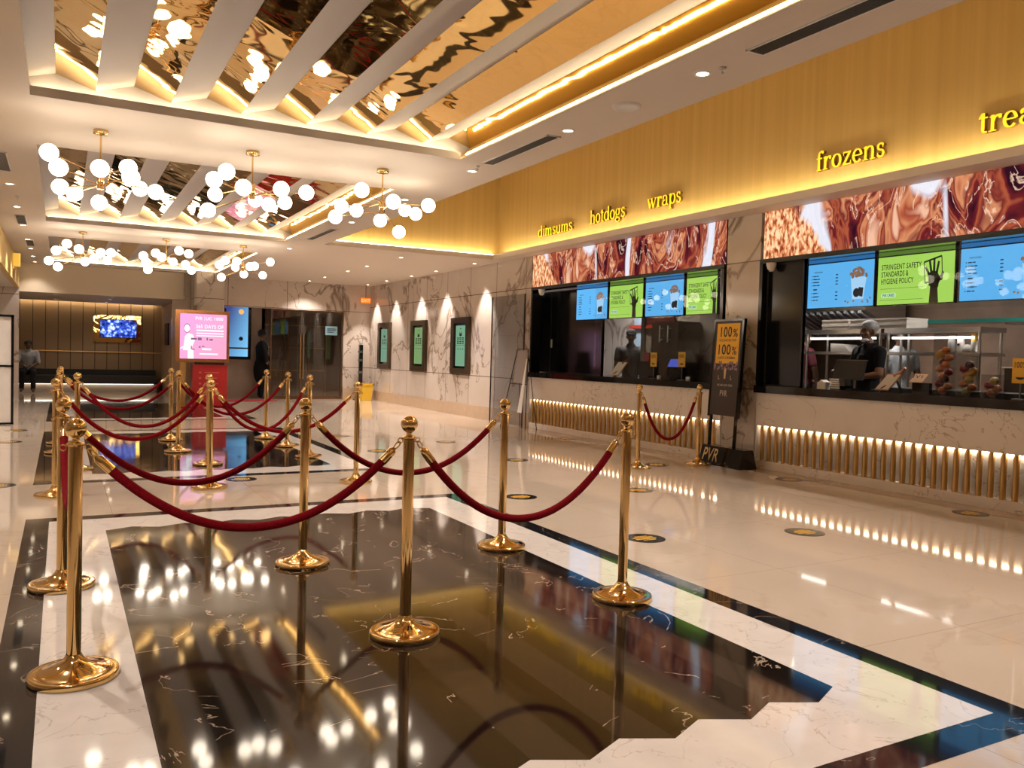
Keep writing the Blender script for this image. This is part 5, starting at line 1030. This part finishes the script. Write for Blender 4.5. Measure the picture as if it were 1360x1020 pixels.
for x in (5.60, 5.68): solo('door_pull', MB().tube([(x, 22.14, .55), (x, 22.14, 1.75)], .012, 10).tube([(x, 22.14, .65), (x, 22.2, .65)], .008, 8).tube([(x, 22.14, 1.65), (x, 22.2, 1.65)], .008, 8), M['brass_dull'], 'long brass pull bar on the lobby glass door, ' + ('window side' if x < 5.65 else 'pillar side'), 'door handle', (x, 22.14, .55), 'glass door pulls')
solo('red_carpet', MB().box(3.35, 4.80, 21.15, 22.05, 0, .008), mat('red_carpet_pile', (0.30, 0.012, 0.018), 0.9, noise=0.2, nscale=60), 'red carpet on the floor beside the column, below the blue screen', 'carpet', (4.1, 21.6, 0))

# ------------------------------------------------------------------ red kiosk with pink screen
t = thing('promotion_kiosk', 'red kiosk carrying a large pink glowing screen in a copper frame', 'kiosk', (2.8, 19.2, 0))
redp = mat('red_panel', (0.42, 0.012, 0.014), 0.35); part(t, 'red_panel', MB().box(2.50, 3.22, 19.10, 19.40, 0.003, .93), redp); part(t, 'neck', MB().box(2.55, 3.17, 19.16, 19.34, .93, 1.02), M['dark'])
cop = mat('copper_frame', (0.62, 0.30, 0.14), 0.22, 1.0); part(t, 'frame', MB().box(2.14, 3.25, 19.06, 19.14, .985, 1.06).box(2.14, 3.25, 19.06, 19.14, 2.03, 2.11).box(2.14, 2.23, 19.06, 19.14, 1.06, 2.03).box(3.19, 3.25, 19.06, 19.14, 1.06, 2.03).box(2.2, 3.2, 19.14, 19.16, 1.03, 2.08), cop)
part(t, 'screen', MB().box(2.23, 3.19, 19.045, 19.06, 1.06, 2.03), grad('pink_display', 0.0, 1.0, (0.95, 0.42, 0.80), (0.98, 0.40, 0.55), 0.55))
o = (2.23, 19.040, 1.06); wmat = emit_mat('white_display_print', (1.0, 0.95, 1.0), 0.62)
tx = MB().text('PVR', o and (2.54, 19.04, 1.90), UF, VF, .14, .07).flat(o, UF, VF, [(.49, .82), (.495, .82), (.495, .93), (.49, .93)]).text('UC 1000', (2.75, 19.04, 1.90), UF, VF, .36, .07)
tx.text('365 DAYS OF', (2.55, 19.04, 1.72), UF, VF, .57, .08).flat(o, UF, VF, [(.33, .60), (.89, .60), (.89, .63), (.33, .63)]).flat(o, UF, VF, [(.33, .54), (.89, .54), (.89, .565), (.33, .565)]).flat(o, UF, VF, [(.33, .49), (.89, .49), (.89, .51), (.33, .51)]).flat(o, UF, VF, [(.40, .09), (.78, .09), (.78, .12), (.40, .12)]).flat(o, UF, VF, [(.45, .19), (.64, .19), (.64, .23), (.45, .23)])
tx.flat(o, UF, VF, arc(.14, .65, .055, .085, 0, 345, 16)).flat(o, UF, VF, [(.06, .18), (.22, .18), (.30, .40), (.26, .52), (.16, .55), (.10, .48)]).flat(o, UF, VF, [(.0, .20), (.02, .24), (.20, .34), (.20, .28)]).flat(o, UF, VF, [(.16, 0), (.28, 0), (.27, .2), (.16, .2)])
part(t, 'white_print', tx, wmat)
dk = MB()
for a0, a1 in ((20, 170), (200, 330)): 
    q = arc(.14, .655, .065, .10, a0, a1, 10); dk.flat((2.23, 19.038, 1.06), UF, VF, q + [(x * .85 + .14 * .15, y * .85 + .655 * .15) for x, y in reversed(q)])
for a, b_, c_, d_ in ((.22, .41, .34, .45), (.36, .40, .44, .46), (.54, .40, .57, .46), (.60, .40, .67, .44), (.22, .20, .24, .28), (.24, .19, .30, .21), (.38, .24, .42, .27), (.44, .26, .50, .28)): dk.flat((2.23, 19.038, 1.06), UF, VF, [(a, b_), (c_, b_), (c_, d_), (a, d_)])
part(t, 'dark_print', dk, mat('dark_display_print', (0.12, 0.08, 0.16), 0.5, emit=(0.25, 0.10, 0.22), estr=0.4))
rt = MB()
for k, z in enumerate((.74, .62, .50, .38, .26)): rt.flat((2.50, 19.097, 0), UF, VF, [(.13, z), (.18, z), (.18, z + .04), (.13, z + .04)]).flat((2.50, 19.097, 0), UF, VF, [(.25, z + .01), (.25 + (.30, .26, .28, .24, .29)[k], z + .01), (.25 + (.30, .26, .28, .24, .29)[k], z + .03), (.25, z + .03)])
part(t, 'panel_print', rt, mat('pale_red_print', (0.55, 0.12, 0.10), 0.5))
part(t, 'post', MB().box(2.25, 2.37, 19.16, 19.24, 0.003, 1.0), M['brass_dull']); part(t, 'foot_plate', MB().box(2.2, 3.25, 19.05, 19.45, 0.003, .02), redp)

# ------------------------------------------------------------------ lounge
t = thing('lounge_bench', 'long black padded bench along the beige panel wall, lit from beneath', 'bench', (0.0, 25.7, 0)); part(t, 'seat', MB().box(-2.9, 2.4, 25.30, 26.17, .24, .46), M['blackm']); part(t, 'backrest', MB().box(-2.9, 2.4, 26.02, 26.17, .46, .62), M['blackm']); part(t, 'plinth', MB().box(-2.9, 2.4, 25.6, 26.17, 0, .24), mat('pale_plinth', (0.5, 0.42, 0.34), 0.3)); part(t, 'light_strip', MB().box(-2.8, 2.3, 25.55, 25.565, .225, .235), emit_mat('bench_led', (1.0, 0.85, 0.68), 4.0))
t = thing('lounge_television', 'television showing a blue stage scene on a gold mirrored plate, above the lounge bench', 'television', (1.4, 26.15, 1.45)); part(t, 'mirror_plate', MB().box(.78, 2.00, 26.15, 26.19, 1.40, 2.16), M['mirror']); part(t, 'casing', MB().box(.94, 1.90, 26.11, 26.15, 1.52, 2.05), M['black'])
def stage():
    m, N, L, b = new_mat('stage_picture'); N.remove(b); tc = N.new('ShaderNodeTexCoord'); n = N.new('ShaderNodeTexNoise'); n.inputs['Scale'].default_value = 9; n.inputs['Detail'].default_value = 3; L.new(tc.outputs['Object'], n.inputs['Vector'])
    r = ramp(N, [(0.35, (0.01, 0.01, 0.05)), (0.52, (0.03, 0.08, 0.55)), (0.60, (0.3, 0.45, 0.95)), (0.68, (0.9, 0.92, 1.0))]); L.new(n.outputs['Fac'], r.inputs[0]); e = N.new('ShaderNodeEmission'); e.inputs[1].default_value = 0.8; L.new(r.outputs[0], e.inputs[0]); L.new(e.outputs[0], N['Material Output'].inputs[0]); return m
part(t, 'picture', MB().box(.96, 1.88, 26.105, 26.11, 1.54, 2.03), stage())
solo('dark_wall_display', MB().box(2.52, 2.56, 24.2, 25.0, 1.35, 1.95), M['black'], 'switched-off black display on the lounge end wall beside the red kiosk', 'display', (2.54, 24.6, 1.35))

# ------------------------------------------------------------------ left side partition and sign
t = thing('partition', 'white panelled partition in a black frame standing at the edge of view', 'partition', (-1.3, 15.3, 0)); part(t, 'panel', MB().box(-2.0, -.69, 15.30, 15.34, .03, .91), M['card']); part(t, 'panel', MB().box(-2.0, -.69, 15.30, 15.34, .94, 1.70), M['card'])
part(t, 'frame', MB().box(-2.0, -.665, 15.285, 15.35, .91, .94).box(-.70, -.665, 15.285, 15.35, 0, 1.735).box(-2.0, -.665, 15.285, 15.35, 1.70, 1.735).box(-2.0, -.665, 15.285, 15.35, 0.0, .03), M['black'])
t = thing('gold_wall_sign', 'small glowing gold sign sticking out from the gold wall above the partition', 'sign', (-.85, 18.9, 2.78)); part(t, 'plate', MB().bbox(-.85, -.72, 18.84, 18.96, 2.79, 3.04, .02), mat('glowing_gold_plate', (0.8, 0.5, 0.08), 0.3, 0.4, emit=(0.9, 0.55, 0.08), estr=0.3)); part(t, 'bracket', MB().box(-.85, -.80, 18.80, 19.0, 2.74, 2.79), M['brass'])
